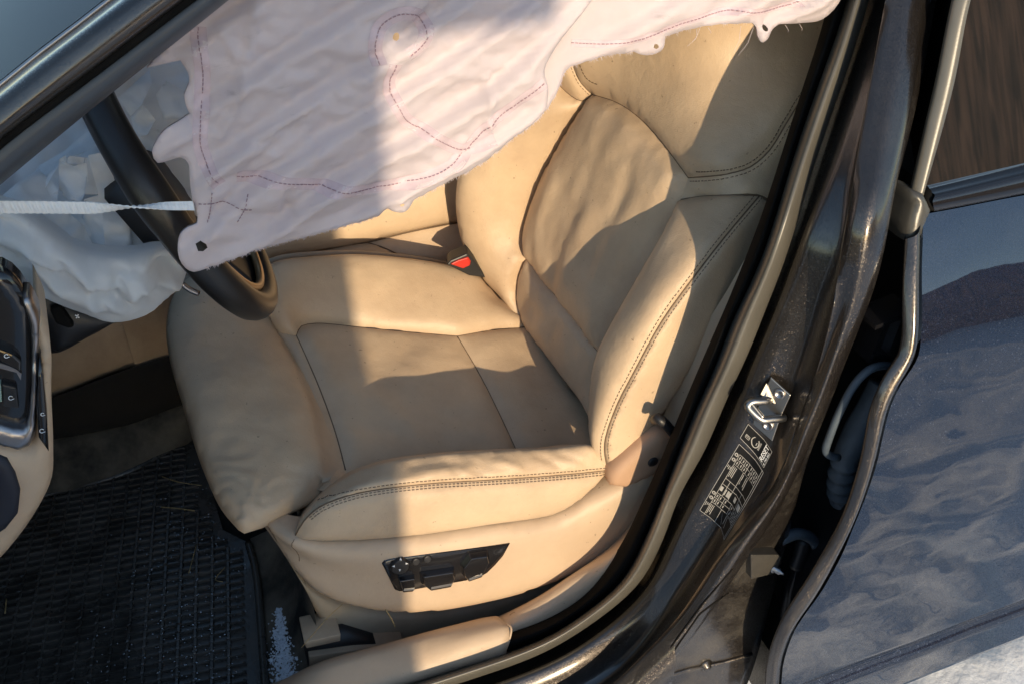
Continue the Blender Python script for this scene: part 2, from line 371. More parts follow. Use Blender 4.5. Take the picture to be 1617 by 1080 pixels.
def cloth(name, col):
    m = mat(name, col, .55, var=.08, vscale=20, sheen=.15); t = m.node_tree; b = t.nodes['Principled BSDF']; N = t.nodes.new; L = t.links
    tc = N('ShaderNodeTexCoord'); w = N('ShaderNodeTexNoise'); w.inputs['Scale'].default_value = 9; L.new(tc.outputs['Object'], w.inputs['Vector'])
    mp = N('ShaderNodeVectorMath'); mp.operation = 'MULTIPLY_ADD'; mp.inputs[1].default_value = (.09, .09, .09); L.new(w.outputs['Color'], mp.inputs[0]); L.new(tc.outputs['Object'], mp.inputs[2]); prev = None
    for sc, st, ds in ((19, .22, .008), (47, .25, .003)):
        v = N('ShaderNodeTexVoronoi'); v.feature = 'DISTANCE_TO_EDGE'; v.inputs['Scale'].default_value = sc; L.new(mp.outputs[0], v.inputs['Vector'])
        c = N('ShaderNodeMath'); c.operation = 'MINIMUM'; c.inputs[1].default_value = .22; L.new(v.outputs['Distance'], c.inputs[0])
        bp = N('ShaderNodeBump'); bp.inputs['Strength'].default_value = st; bp.inputs['Distance'].default_value = ds; L.new(c.outputs[0], bp.inputs['Height'])
        if prev: L.new(prev.outputs[0], bp.inputs['Normal'])
        prev = bp
    L.new(prev.outputs[0], b.inputs['Normal']); return m
M = dict(
    leather=leather('cream_leather', (.58, .435, .29), .2),
    trim=leather('beige_plastic', (.53, .40, .28), .14, 0, .5, .12),
    trim2=leather('beige_dusty_plastic', (.45, .34, .235), .3, 0, .6, .12),
    skirt=mat('taupe_plastic', (.42, .34, .245), .6, bump=.1, scale=600, var=.2, vscale=14),
    blackp=mat('black_plastic', (.018, .018, .02), .45, bump=.15, scale=900, var=.3, vscale=30),
    gloss=mat('gloss_black', (.010, .010, .012), .16, coat=.5),
    rubber=mat('black_rubber', (.006, .006, .006), .75, bump=.2, scale=400, col2=(.010, .0095, .009), vscale=30, spec=.04),
    tube=mat('grey_seal_rubber', (.115, .108, .092), .36, bump=.08, scale=500, var=.25, vscale=10, spec=.6),
    tubeb=mat('slate_seal_rubber', (.055, .065, .08), .42, bump=.08, scale=500, var=.2, vscale=10),
    chrome=mat('polished_zinc', (.33, .315, .295), .33, 1, bump=.1, scale=60),
    silver=mat('satin_silver', (.36, .34, .34), .34, 1),
    paint=paint('brown_black_metallic_paint', (.046, .039, .035), .10),
    paintd=paint('dusty_metallic_paint', (.06, .052, .047), .42),
    paintr=paint('dark_metallic_door_paint', (.010, .016, .036), .04, .025, 1.),
    carpet=mat('black_carpet', (.014, .013, .012), .95, bump=.9, scale=700, var=.5, vscale=40),
    carpetd=mat('dusty_carpet', (.21, .175, .13), .95, bump=.9, scale=700, col2=(.02, .018, .015), vscale=8),
    mat=mat('wet_black_rubber', (.092, .084, .074), .28, bump=.25, scale=160, var=.6, vscale=14, rvar=.22),
    nylon=thin(cloth('white_nylon', (.84, .875, .90)), (.74, .79, .83), .38),
    pink=smudge(thin(mat('pale_pink_nylon', (.64, .565, .59), .7, bump=.25, scale=1100, var=.07, vscale=16, sheen=.1), (.62, .54, .57), .22)),
    tape=mat('mauve_seam_tape', (.57, .46, .50), .7, bump=.2, scale=900, var=.15, vscale=60),
    thread=mat('plum_thread', (.34, .23, .265), .8),
    dthread=mat('dark_brown_thread', (.15, .108, .072), .8),
    seam=mat('dirty_seam_thread', (.15, .10, .06), .8),  # brown darkened for seam dirt, used on some stitching too
    hair=mat('frayed_fibre', (.62, .545, .565), .8),
    red=mat('red_plastic', (.48, .022, .012), .5),
    peach=mat('peach_webbing', (.48, .30, .19), .65, bump=.35, scale=900, var=.1, vscale=10),
    webbing=mat('white_ribbed_webbing', (.66, .68, .70), .7, bump=.1, scale=900),
    glass=mat('dark_tinted_glass', (.012, .012, .012), .02, spec=1.0, coat=1.0, ior=2.0),
    wind=pane('windscreen_glass', (.90, .96, .99)),
    snow=mat('snow', (.80, .82, .86), .5, bump=.8, scale=38, spec=.5, detail=12, bdist=.005),
    wood=boards('dark_brown_boards', (.36, .15, .075)),
    sticker=mat('black_label_film', (.005, .005, .005), .45, spec=.3),
    ink=mat('grey_label_print', (.33, .32, .30), .6),
    bronze=mat('bronze_trim', (.30, .19, .09), .3, .6),
    navy=mat('navy_cavity_plastic', (.01, .012, .022), .6),
    twig=mat('dry_straw', (.42, .30, .14), .8, var=.3, vscale=80),
    ice=mat('ice_grains', (.72, .78, .86), .35, spec=.6),
    drop=mat('meltwater', (.35, .37, .4), .04, .9),
    block=mat('grey_moulded_plastic', (.045, .041, .035), .6, bump=.2, scale=500, var=.3, vscale=40),
    foot=mat('dark_grey_gasket', (.055, .053, .048), .35, bump=.1, scale=300),
    headliner=mat('headliner_cloth', (.36, .31, .25), .9),
    boot=mat('slate_blue_rubber', (.075, .10, .13), .6, bump=.2, scale=300, var=.3, vscale=30),
    white=mat('white_print', (.75, .75, .75), .5),
)
# ---------------------------------------------------------------- front seat
seat = thing('front_seat', 'cream leather front seat with raised side bolsters and power switches on its side', 'car seat', (.3, .53, .27))
LE = M['leather']
def C_(pts, k=None, step=.012): return cr(pts, step, k)
c0 = ('c', 0.); cl = ('c', -.012)
iL = C_([(548, 752, ('c', -.02)), (530, 684, ('c', -.016)), (505, 614, ('c', -.008)), (480, 556, c0), (468, 530, c0)])
iT = C_([(468, 530), (476, 515), (500, 511), (560, 516), (640, 524), (722, 531)], c0)
iM = C_([(722, 531, c0), (762, 600, ('c', -.02)), (812, 704, ('c', -.046)), (830, 748, ('c', -.055))])
iB = C_([(830, 748, ('c', -.055)), (700, 756, ('c', -.05)), (600, 765, ('c', -.042)), (548, 752, ('c', -.02))])
def wrinkle(amp, sc, ax=(1, 1, 1)):
    a = np.array(ax)
    def f(p, d):
        q = p*a*sc; return amp*(noise.fractal(Vector(q), 1., 2., 4)) 
    return f
seat_ins = panel('cushion_panel', [iL, iT, iM, iB], LE, seat, puff=.008, r=.04, disp=wrinkle(.0045, 14))
rT = C_([(722, 531), (780, 521), (826, 517), (845, 512)], c0); rR = C_([(845, 512, c0), (885, 590, ('c', -.012)), (935, 660, ('c', -.03)), (960, 740, ('c', -.04))])
rB = C_([(960, 740, ('c', -.04)), (900, 748, ('c', -.052)), (830, 748, ('c', -.055))])
panel('cushion_panel', [iM[::-1], rT, rR, rB], LE, seat, puff=.008, r=.04, disp=wrinkle(.004, 14))
# inboard cushion bolster
bT = C_([(405, 428, .80), (440, 412, .80), (500, 405, .80), (560, 402, .80), (640, 408, .79), (700, 417, .78), (750, 430, .77), (790, 470, .74), (845, 512, .68)])
bL = C_([(468, 530, c0), (440, 521, ('c', .005)), (420, 480, ('c', .03)), (405, 428, .80)])
panel('cushion_bolster', [bT, rT[::-1], iT[::-1], bL], LE, seat, puff=.022, r=.07, disp=wrinkle(.003, 12), skirt=(0, .03, -.10))
# thigh support pad
tA = C_([(418, 452), (370, 425), (320, 432), (278, 462), (263, 510), (268, 568), (290, 645), (318, 735), (350, 805), (376, 836)], ('c', -.012))
tB = C_([(376, 836), (386, 842), (402, 832), (445, 812), (485, 786), (508, 762)], ('c', -.012))
tC = C_([(508, 762), (514, 735), (507, 690), (490, 630), (468, 580), (446, 541), (430, 505), (418, 452)], ('c', -.004))
def thigh(p, d):
    e = np.array(P(386, 842, ('c', -.012))); q = np.linalg.norm(p-e)
    return .0035*noise.fractal(Vector(p*13), 1., 2., 4)+.0075*math.exp(-q/.055)*math.sin(62*noise.noise(Vector(p*7))+np.arctan2(p[1]-e[1], p[0]-e[0])*9)
panel('thigh_support', [tA, tB, tC], LE, seat, puff=.034, r=.075, step=.0065, disp=thigh, skirt=(.07, .05, -.035))
# strip between thigh pad and cushion
sA = C_([(548, 752), (528, 778), (500, 772)], ('c', -.014)); sB = C_([(500, 772), (500, 735), (495, 690), (478, 630), (455, 580), (434, 541), (424, 508)], ('c', -.02))
panel('cushion_border', [iL[::-1], sA, sB, C_([(424, 508, ('c', -.02)), (440, 521, ('c', .0)), (468, 530, c0)])], LE, seat, puff=.006, r=.02, disp=wrinkle(.002, 25))
# outer cushion bolster: rolled top and upright side meeting in a double stitched seam
oC = C_([(466, 846, .272), (474, 822, .285), (492, 798, .30), (520, 772, .308), (560, 747, .312), (620, 727, .31), (700, 716, .308), (790, 710, .303), (870, 707, .298), (938, 704, .288), (962, 742, .27)])
oS = C_([(466, 846, .272), (480, 822, .271), (505, 800, .270), (550, 782, .269), (600, 772, .269), (680, 763, .269), (780, 757, .269), (880, 750, .269), (962, 742, .27)])
oL = C_([(466, 846, .272), (480, 851, .264), (520, 853, .262), (580, 851, .261), (640, 846, .260), (760, 829, .260), (880, 809, .262), (925, 780, .265), (962, 742, .27)])
def k_(q, y): return [(a, b, y) for a, b in q]
bc1 = creases([k_(q, .29) for q in ([(628, 746), (668, 732), (700, 728), (728, 748)], [(640, 754), (690, 740), (740, 736)], [(700, 724), (742, 738), (775, 752)], [(770, 722), (810, 732), (838, 748)], [(842, 716), (872, 728), (886, 742)], [(560, 766), (600, 748), (640, 738)], [(880, 714), (915, 726), (925, 740)], [(740, 718), (770, 728), (790, 728)])], .0026, .0042); bw1 = wrinkle(.003, 22)
ob1 = panel('cushion_bolster', [oC, oS[::-1]], LE, seat, puff=.012, r=.035, step=.0055, disp=lambda p, d: bc1(p, d)+bw1(p, d), skirt=(0, .07, -.06))
ob2 = panel('cushion_bolster', [oS, oL[::-1]], LE, seat, puff=.013, r=.04, step=.008, disp=wrinkle(.0015, 14))
bv = bvh_of([ob1, ob2])
for off in (-.0062, -.0028, .0052): obj('stitching', *stitch_mesh(oS[3:], bv, off), M['dthread'], seat, kind='stuff')
# ---- backrest
b0 = ('b', 0.)
kL = C_([(832, 408), (829, 370), (850, 298), (896, 210), (936, 150)], b0)
kT = C_([(936, 150), (975, 163), (1010, 187), (1045, 225), (1087, 281)], ('b', .004))
kR = C_([(1087, 281, ('b', .0)), (1082, 330, ('b', -.005)), (1050, 420, ('b', -.012)), (1005, 500, ('b', -.012)), (965, 575, ('b', -.012))])
kB = C_([(965, 575, ('b', -.008)), (945, 556, b0), (915, 515, b0), (868, 455, b0), (832, 408, b0)])
kc_ = creases([[(a, b, ('b', .02)) for a, b in q] for q in ([(872, 440), (878, 380), (905, 320)], [(895, 450), (905, 390), (940, 330)], [(930, 430), (950, 370), (1000, 300)], [(850, 400), (856, 340), (880, 280)], [(985, 250), (1010, 230), (1030, 235)])], .0027, .012, BACK[1])
def backwr(p, d):
    s = p[1]*55+p[0]*20
    return kc_(p, d)+ .003*noise.fractal(Vector((p[0]*10, p[1]*26, p[2]*8)), 1., 2., 4)+.0035*noise.noise(Vector((p[2]*6, s*.55, 3.1)))
panel('backrest_panel', [kL, kT, kR, kB], LE, seat, puff=.028, r=.08, step=.01, disp=backwr)
lA = C_([(832, 408), (820, 442), (817, 480), (828, 514), (850, 545), (885, 592), (928, 655), (945, 735)], b0)
lB = C_([(945, 735, ('b', -.01)), (985, 640, ('b', -.012)), (965, 575, ('b', -.008))])
panel('lumbar_panel', [lA, lB, kB], LE, seat, puff=.014, r=.04, step=.009, disp=wrinkle(.004, 22))
# inboard backrest bolster
nS = C_([(826, 518, .67), (800, 482, .73), (762, 440, .765), (733, 392, .79), (721, 340, .80), (722, 290, .80), (738, 230, .80), (780, 165, .79), (830, 110, .76)])
nT = C_([(830, 110, .76), (868, 112, .74), (886, 138, .725), (919, 160, ('b', .012)), (936, 150, b0)])
nR = np.concatenate([kL[::-1], lA[1:1]]) if False else kL[::-1]
nB = C_([(832, 408), (820, 442), (817, 480), (828, 514)], b0)
panel('backrest_bolster', [nS, nT, nR, nB, C_([(828, 514, b0), (826, 518, .67)])], LE, seat, puff=.03, r=.085, disp=wrinkle(.003, 11), skirt=(.13, .03, 0))
# upper inboard corner piece and shoulder panel
uA = C_([(830, 110, .76), (840, 60, .75), (850, 20, .74), (890, 20, .72), (894, 60, .715), (905, 104, .70), (918, 132, .69), (936, 150, b0)])
ucorner = panel('shoulder_gusset', [uA, nT[::-1]], LE, seat, puff=.01, r=.04)
hA = C_([(936, 150, b0), (918, 132, .69), (905, 104, .70), (894, 60, .715), (890, 20, .72)])
hT = C_([(890, 20, .72), (1000, -30, ('b', .006)), (1150, -45, .47), (1290, -30, .44), (1330, 60, .43)])
hR = C_([(1330, 60, .43), (1262, 162, .375), (1240, 198, .365), (1215, 238, .36), (1185, 264, .36), (1150, 275, .365), (1118, 279, .388), (1087, 281, ('b', 0))])
def shoulder(p, d): return .0015*noise.fractal(Vector(p*14), 1., 2., 4)
hsh = panel('shoulder_panel', [hA, hT, hR, kT[::-1]], LE, seat, puff=.034, r=.13, disp=shoulder)
yB = C_([(1075, 316, ('b', .005)), (1105, 311, .395), (1150, 309, .35), (1195, 308, .335), (1225, 324, .34), (1262, 345, .36)])
yR = C_([(1262, 345, .36), (1300, 220, .41), (1330, 60, .43)])
yoke = panel('backrest_yoke', [hR[::-1][0:], yR[::-1], yB[::-1], C_([(1075, 316, ('b', .005)), (1087, 281, ('b', 0))])], LE, seat, puff=.008, r=.025, step=.01)
bvy = bvh_of([hsh, yoke])
obj('stitching', *stitch_mesh(hR[8:], bvy, .0055), M['seam'], seat, kind='stuff'); obj('stitching', *stitch_mesh(hR[8:], bvy, -.0055), M['seam'], seat, kind='stuff')
bvu = bvh_of([ucorner, hsh])
for off in (.004, -.004): obj('stitching', *stitch_mesh(hA, bvu, off), M['seam'], seat, kind='stuff')
# outer backrest bolster, double stitched along its front edge
wS = C_([(1200, 309, .335), (1150, 368, .305), (1100, 432, .285), (1045, 508, .278), (1005, 580, .275), (972, 645, .272), (955, 700, .270), (960, 745, .268)])
wL = C_([(1075, 316, ('b', .005)), (1050, 370, .385), (1010, 440, .37), (970, 510, .36), (946, 560, .355), (935, 620, .34), (935, 690, .315), (946, 732, .29), (960, 745, .268)])
wT = C_([(1075, 316, ('b', .005)), (1105, 311, .395), (1150, 309, .35), (1200, 309, .335)])
wR = C_([(1200, 309, .335), (1262, 345, .36), (1230, 400, .33), (1170, 452, .305), (1102, 562, .282), (1040, 660, .276), (1000, 706, .272), (960, 745, .268)])
wb1 = panel('backrest_bolster', [wT, wS, wL[::-1]], LE, seat, puff=.024, r=.05, step=.008, disp=wrinkle(.0012, 14), skirt=(.09, .03, -.02))
wb2 = panel('backrest_bolster', [wS, wR[::-1]], LE, seat, puff=.012, r=.05, step=.01, out=np.array([-.1, -1, .2]), skirt=(.08, .06, 0))
bvw = bvh_of([wb1, wb2])
for off in (-.0055, .0045): obj('stitching', *stitch_mesh(wS[:-2], bvw, off), M['dthread'], seat, kind='stuff')
# piping-like dark seam lines where panels meet
def seamline(c, off=-.0006, r=.0011): tube('seam', c+np.array([.0, .001, -.0005])*0, r, M['seam'], seat, 6)
for c in (iT, iM[:-2], rT, kL, kT, kB[1:], hR, wT, oS, wS, nT, hA, iL[1:], yB[3:]): seamline(c)
# plastic side valance, lower skirt
vT = C_([(404, 812, .335), (440, 838, .285), (464, 849, .266), (520, 854, .263), (640, 848, .262), (760, 831, .262), (880, 811, .264), (928, 785, .265), (966, 764, .266), (1000, 745, .267), (1062, 700, .268)])
vR = C_([(1062, 700, .268), (1080, 760, .268), (1050, 830, .268), (992, 862, .268)])
vB = C_([(992, 862, .268), (945, 886, .266), (900, 906, .262), (800, 940, .259), (700, 960, .259), (630, 964, .261), (550, 953, .266), (500, 932, .273), (465, 897, .281), (440, 862, .30), (404, 812, .335)])
def valance(p, d):
    return .004*max(0, min(1, (.455-p[2])/.02))*0
val = panel('side_valance', [vT, vR, vB], M['trim'], seat, puff=.016, r=.035, step=.01, skirt=(0, .05, -.004), out=np.array([-.1, -1, .2]))
bvv = bvh_of([val])
o_n = np.array([-.1, -1, .2])
cs = rs(C_([(462, 850, .26), (459, 868, .262), (470, 890, .268)]), 12); tube('panel_joint', [snap(bvv, p, -.0002, o_n)[0] for p in cs], .0007, M['seam'], val, 6)
kS1 = C_([(425, 835), (455, 885), (490, 930), (550, 958), (630, 970), (720, 965), (800, 946), (900, 912), (960, 876), (1000, 845)], .30)
kS2 = C_([(1000, 845), (1010, 875), (960, 905), (900, 938), (840, 968), (780, 1000), (700, 1018), (640, 1030), (590, 1024), (540, 1003), (505, 975), (485, 935), (455, 885), (425, 835)], .30)
panel('lower_skirt', [kS1, kS2], M['skirt'], seat, puff=.006, r=.03, out=o_n, skirt=(0, .12, 0))
# seat body inside, so that no gap shows between the panels
def hull(name, secs, m, parent):
    parts = []
    for c, h in secs: parts.append(box_mesh(c, (h[0], 0, 0), (0, h[1], 0), (0, 0, h[2])))
    return obj(name, *merge(parts), m, parent, smooth=False)
hull('seat_frame', [((.28, .54, .36), (.20, .19, .09)), ((.70, .60, .56), (.05, .14, .1))], M['skirt'], seat)
obj('backrest_shell', *box_mesh((.775, .60, .74), (.03, .006, -.011), (0, .15, 0), (.07, 0, .17)), M['skirt'], seat, smooth=False)
# rails at the front foot of the seat
rail = obj('seat_rail', *merge([prism_mesh(np.array([P(x, y, .262) for x, y in q]), (0, .05, 0)) for q in ([(480, 1014), (538, 1001), (538, 1012), (484, 1024)], [(488, 1036), (560, 1026), (640, 1022), (640, 1036), (560, 1044), (500, 1058), (490, 1056)])]), M['trim2'], seat); solid_fix(rail); bevel(rail, .002)
rail2 = obj('rail_slot', *prism_mesh(np.array([P(x, y, .272) for x, y in [(478, 1014), (545, 1002), (600, 1018), (610, 1042), (495, 1058), (486, 1050)]]), (0, .05, 0)), M['blackp'], seat); solid_fix(rail2)
# power switches
swp = [(602, 885), (606, 881.5), (614, 879.5), (803, 854), (792, 872), (780, 886), (767, 899), (752, 908), (716, 914.5), (640, 929), (630, 930), (623, 927.5)]
S = lambda x, y, off=.0: snap(bvv, P(x, y, .25), off, o_n)[0]
Vp = [S(x, y, .0016) for x, y in swp]
sw = panel('switch_panel', [np.array(Vp+[Vp[0]])], M['gloss'], seat, puff=0, r=.01, step=.006, out=o_n, skirt=(0, .004, 0)); sw.data.materials[0] = M['gloss']
swn = np.array([-.04, -1, .12]); swn /= np.linalg.norm(swn)
def button(name, poly, h, m, shrink=.8, up=0):
    B = np.array([S(x, y, .0012) for x, y in poly]); c = B.mean(0); T = c+(B-c)*shrink+swn*h+np.array([0, 0, up]); n = len(B)
    V = list(B)+list(T); F = [tuple(range(n, 2*n))]+[(i, (i+1) % n, n+(i+1) % n, n+i) for i in range(n)]
    o = obj(name, V, F, m, sw, smooth=False); solid_fix(o); bevel(o, .0012, 2); return o
ell = lambda x, y, a, b, n=20: [(x+a*math.cos(2*math.pi*i/n), y-b*math.sin(2*math.pi*i/n)-.16*a*math.cos(2*math.pi*i/n)) for i in range(n)]
pad = button('lumbar_pad', ell(629.5, 888, 15.5, 12), .006, M['blackp'], .85)
for nm, (x, y) in {'memory_button': (655, 881), }.items(): button(nm, ell(x, y, 6.5, 5.5, 16), .003, M['blackp'], .85)
button('memory_button', ell(673, 877, 6.5, 5.5, 16), .003, M['blackp'], .85)
button('tilt_switch', [(627, 907), (653, 902), (654, 922), (650, 926), (633, 928)], .008, M['gloss'], .86)
button('slide_switch', [(661, 898), (715, 889), (718, 902), (711, 917), (675, 924), (663, 915)], .010, M['gloss'], .84)
button('recline_switch', [(738, 868), (768, 864), (771, 876), (758, 902), (735, 910), (727, 900), (725, 885)], .010, M['gloss'], .84)
def chromebar(a, b, w, h=.0085):
    A, B = S(*a)+swn*h, S(*b)+swn*h; d = (B-A); up = np.cross(swn, d); up /= np.linalg.norm(up)
    if up[2] < 0: up = -up
    o = obj('chrome_edge', *box_mesh((A+B)/2, d/2, up*w, swn*.002), M['chrome'], sw, smooth=False); bevel(o, .0006, 2)
chromebar((635, 922), (652, 920), .0025, .0078); chromebar((677, 917), (710, 910), .0028, .0095); chromebar((736, 903), (757, 895), .0028, .0095)
def tri(x, y, ang, s=2.6):
    pts = []
    for a in (0, 2.4, -2.4): pts.append(S(x+s*math.cos(ang+a), y-7-s*.9*math.sin(ang+a))+swn*.0086)
    return pts, [(0, 1, 2)]
obj('arrow_print', *merge([tri(630, 881, math.pi/2), tri(639.5, 887, 0), tri(628.5, 897, -math.pi/2), tri(618.5, 891, math.pi)]), M['white'], sw, smooth=False)
# buckle on the inboard side
bk = obj('belt_buckle', *prism_mesh(np.array([P(x, y, .745) for x, y in [(705, 419), (712, 412), (738, 401), (748, 410), (768, 440), (740, 436)]]), (.01, .035, 0)), M['blackp'], seat, smooth=False); solid_fix(bk); bevel(bk, .003)
rb = obj('release_button', *prism_mesh(np.array([P(x, y, .742) for x, y in [(711, 418), (723, 412), (739, 407), (743, 414), (742, 420), (731, 425)]]), (.008, .02, 0)), M['red'], bk, smooth=False); solid_fix(rb); bevel(rb, .002)

# belt anchor at the foot of the backrest
anchor = thing('belt_anchor', 'peach seat-belt anchor cover with a black round button beside the rear foot of the seat', 'belt anchor', (.56, .25, .53))
aP = C_([(962, 764, .252), (964, 745, .252), (985, 722, .252), (1015, 696, .252), (1040, 680, .252), (1068, 690, .252)]); aQ = C_([(1068, 690, .252), (1050, 735, .252), (1010, 757, .252), (984, 767, .252), (962, 764, .252)])
ac = panel('anchor_cover', [aP, aQ], M['peach'], anchor, puff=.010, r=.02, step=.006, out=o_n, skirt=(0, .02, 0)); bva = bvh_of([ac])
bc, bn = snap(bva, P(1027, 723, .25), 0, o_n); e1 = np.cross(bn, [0, 0, 1]); e1 /= np.linalg.norm(e1); e2 = np.cross(bn, e1)
ring = lambda r, h: [bc+r*(math.cos(a)*e1+math.sin(a)*e2)+bn*h for a in np.linspace(0, 2*math.pi, 20, endpoint=False)]
V = ring(.0085, 0)+ring(.0085, .0015)+ring(.0065, .003); F = [tuple(range(40, 60))]+[(l*20+i, l*20+(i+1) % 20, l*20+20+(i+1) % 20, l*20+20+i) for l in (0, 1) for i in range(20)]
solid_fix(obj('button', V, F, M['blackp'], anchor))
hd = tube('guide_loop', cr([(1033, 662, .235), (1040, 660, .225), (1062, 682, .225), (1080, 704, .225)]), .0075, M['blackp'], anchor)
# ---------------------------------------------------------------- car body: centre pillar, sill, seals, windscreen pillar, roof
body = thing('car_body', 'dark metallic door frame of the car with its centre pillar, sill, seals and windscreen pillar', 'car body', (.45, .12, .3))
def tb(y): return lambda px, py: y+(.00031+max(0, .19-y)*.0008)*min(460, max(0, 370-py))
def prail(pts, y, ext_=True):
    pts = list(pts)
    if pts[0][1] == -60: e = [2*u-v for u, v in zip(pts[0][:2], pts[1][:2])]; pts = [(pts[0][0]*3.2-pts[1][0]*2.2, pts[0][1]*3.2-pts[1][1]*2.2)+tuple(pts[0][2:])]+pts
    f = tb(y); Q = []
    for i, p in enumerate(pts): Q.append((p[0], p[1], f(p[0], p[1])+(p[2] if len(p) > 2 else 0)))
    c = rs(cr(Q, .01), 220); w = np.exp(-(np.arange(-12, 13)/5.)**2); w /= w.sum()
    e = np.concatenate([2*c[0]-c[12:0:-1], c, 2*c[-1]-c[-2:-14:-1]]); c = np.stack([np.convolve(e[:, i], w, 'valid') for i in range(3)], 1)
    if pts[-1][1] > 1095 and ext_: q = c[-1]; n_ = 30; c = np.concatenate([c, [q+(np.array([-.72, .02+.5*(q[1]-.1), q[2]])-q)*t for t in np.linspace(.03, 1, n_)]])
    return c
A_ = [(1332, -60), (1312, 0), (1297, 57), (1267, 147), (1230, 263), (1198, 360), (1167, 440), (1140, 503), (1110, 573), (1077, 650), (1050, 718), (1023, 780), (997, 838), (972, 882), (925, 940), (867, 977), (804, 1000), (740, 1022), (640, 1060), (540, 1098)]
B_ = [(1356, -60), (1338, 0), (1320, 60), (1293, 133), (1253, 250), (1220, 360), (1190, 440), (1158, 503), (1131, 577), (1097, 650), (1067, 728), (1047, 780), (1017, 853), (980, 920), (933, 960), (867, 1004), (798, 1030), (714, 1057), (640, 1081), (540, 1116)]
Bm = [((a[0]+b[0])/2, (a[1]+b[1])/2, -.012) for a, b in zip(A_, B_)]
C__ = [(1390, -60), (1372, 0), (1353, 67), (1330, 133), (1285, 262), (1255, 360), (1230, 435), (1210, 483), (1180, 560), (1147, 628), (1110, 716), (1073, 778), (1047, 850), (1010, 920), (967, 960), (890, 1013), (845, 1036), (734, 1075), (660, 1098), (560, 1130)]
D_ = [(1412, -60), (1392, 0), (1368, 67), (1350, 120), (1312, 240), (1270, 370), (1250, 425), (1232, 475), (1196, 560), (1163, 640), (1124, 730), (1090, 795), (1060, 857), (1026, 925), (980, 973), (905, 1027), (855, 1052), (745, 1092), (670, 1118), (570, 1152)]
E_ = [(1425, -60), (1406, 0), (1390, 90), (1372, 180), (1345, 290), (1318, 400), (1290, 480), (1262, 560), (1230, 640), (1190, 725), (1150, 800), (1110, 870), (1072, 935), (1030, 1000), (970, 1060), (900, 1100), (820, 1135), (700, 1180)]
F_ = [(1428, -60), (1413, 0), (1397, 93), (1380, 187), (1367, 253), (1350, 360), (1333, 470), (1310, 553), (1290, 610), (1262, 680), (1243, 740), (1213, 790), (1163, 850), (1133, 895), (1097, 952), (1060, 1000), (1017, 1042), (977, 1082), (900, 1130), (760, 1190)]
G_ = [(1470, -60), (1457, 0), (1447, 67), (1427, 160), (1410, 253), (1390, 353), (1366, 465), (1328, 555), (1298, 640), (1273, 695), (1252, 745), (1226, 800), (1186, 858), (1156, 905), (1118, 962), (1082, 1012), (1042, 1058), (1000, 1096), (920, 1150), (780, 1210)]
H_ = [(1495, -60), (1478, 0), (1467, 67), (1440, 200), (1413, 300), (1402, 370), (1380, 460), (1352, 530), (1334, 575), (1311, 637), (1286, 697), (1268, 750), (1256, 800), (1244, 850), (1230, 900), (1214, 960), (1200, 1020), (1184, 1070), (1160, 1120), (1110, 1180)]
rA, rBm, rB_, = prail(A_, .190), prail(Bm, .178), prail(B_, .188)
sA_, sB_ = A_[:-3], B_[:-3]; sM = Bm[:-3]
loft('door_seal', [prail(sA_, .235), prail(sA_, .195), prail(sM, .186), prail(sB_, .19), prail(sB_, .205)], M['rubber'], body, n=120, across=4)
mid = [((b[0]+c[0])/2-1, (b[1]+c[1])/2, -.040) for b, c in zip(B_, C__)]
loft('seal_tube', [prail(B_, .20), prail(B_, .178), prail(mid, .178), prail(C__, .152), prail(C__, .175)], M['tube'], body, n=120, across=5)
Cin = prail(C__, .185)
rD, rE, rF, rG = prail(D_, .139), prail(E_, .1035), prail(F_, .056), prail(G_, .046)
pil = loft('centre_pillar', [Cin, prail([(x-3, y) for x, y in D_], .146), rD, rE, prail([(x-9, y+1) for x, y in F_], .066), rF, prail([((f[0]+g[0])/2, (f[1]+g[1])/2) for f, g in zip(F_, G_)], .047), rG, prail([(x+5, y+2) for x, y in G_], .052)], M['paint'], body, n=140, across=4)
Hh = prail(H_, .064, False)
pil2 = loft('pillar_flank', [prail([(x+4, y+2) for x, y in G_], .054, False), prail([(x*.5+h[0]*.5, y*.5+h[1]*.5) for (x, y), h in zip(G_, H_)], .058, False), Hh, Hh+np.array([.012, .05, 0]), Hh+np.array([.05, .16, 0])], M['paintd'], body, n=100, across=3)
# sill: rolls from the pillar foot down and under
rF0 = prail(F_[15:], .056)[::3]
loft('sill', [rF0, rF0+np.array([0, -.012, -.012]), rF0+np.array([0, -.022, -.06]), rF0+np.array([0, 0, -.14]), rF0+np.array([0, .08, -.2])], M['paint'], body, n=30, across=4)
bvp = bvh_of([pil, pil2])
PO = np.array([-.35, -.9, .2])
def PS(x, y, off=0.):
    co, no, i, d = bvp.ray_cast(Vector(CAM), Vector(ray(x, y)))
    if co is None: return snap(bvp, P(x, y, .08), off, PO)[0]
    no = np.array(no); no = no if no@PO > 0 else -no; return np.array(co)+no*off
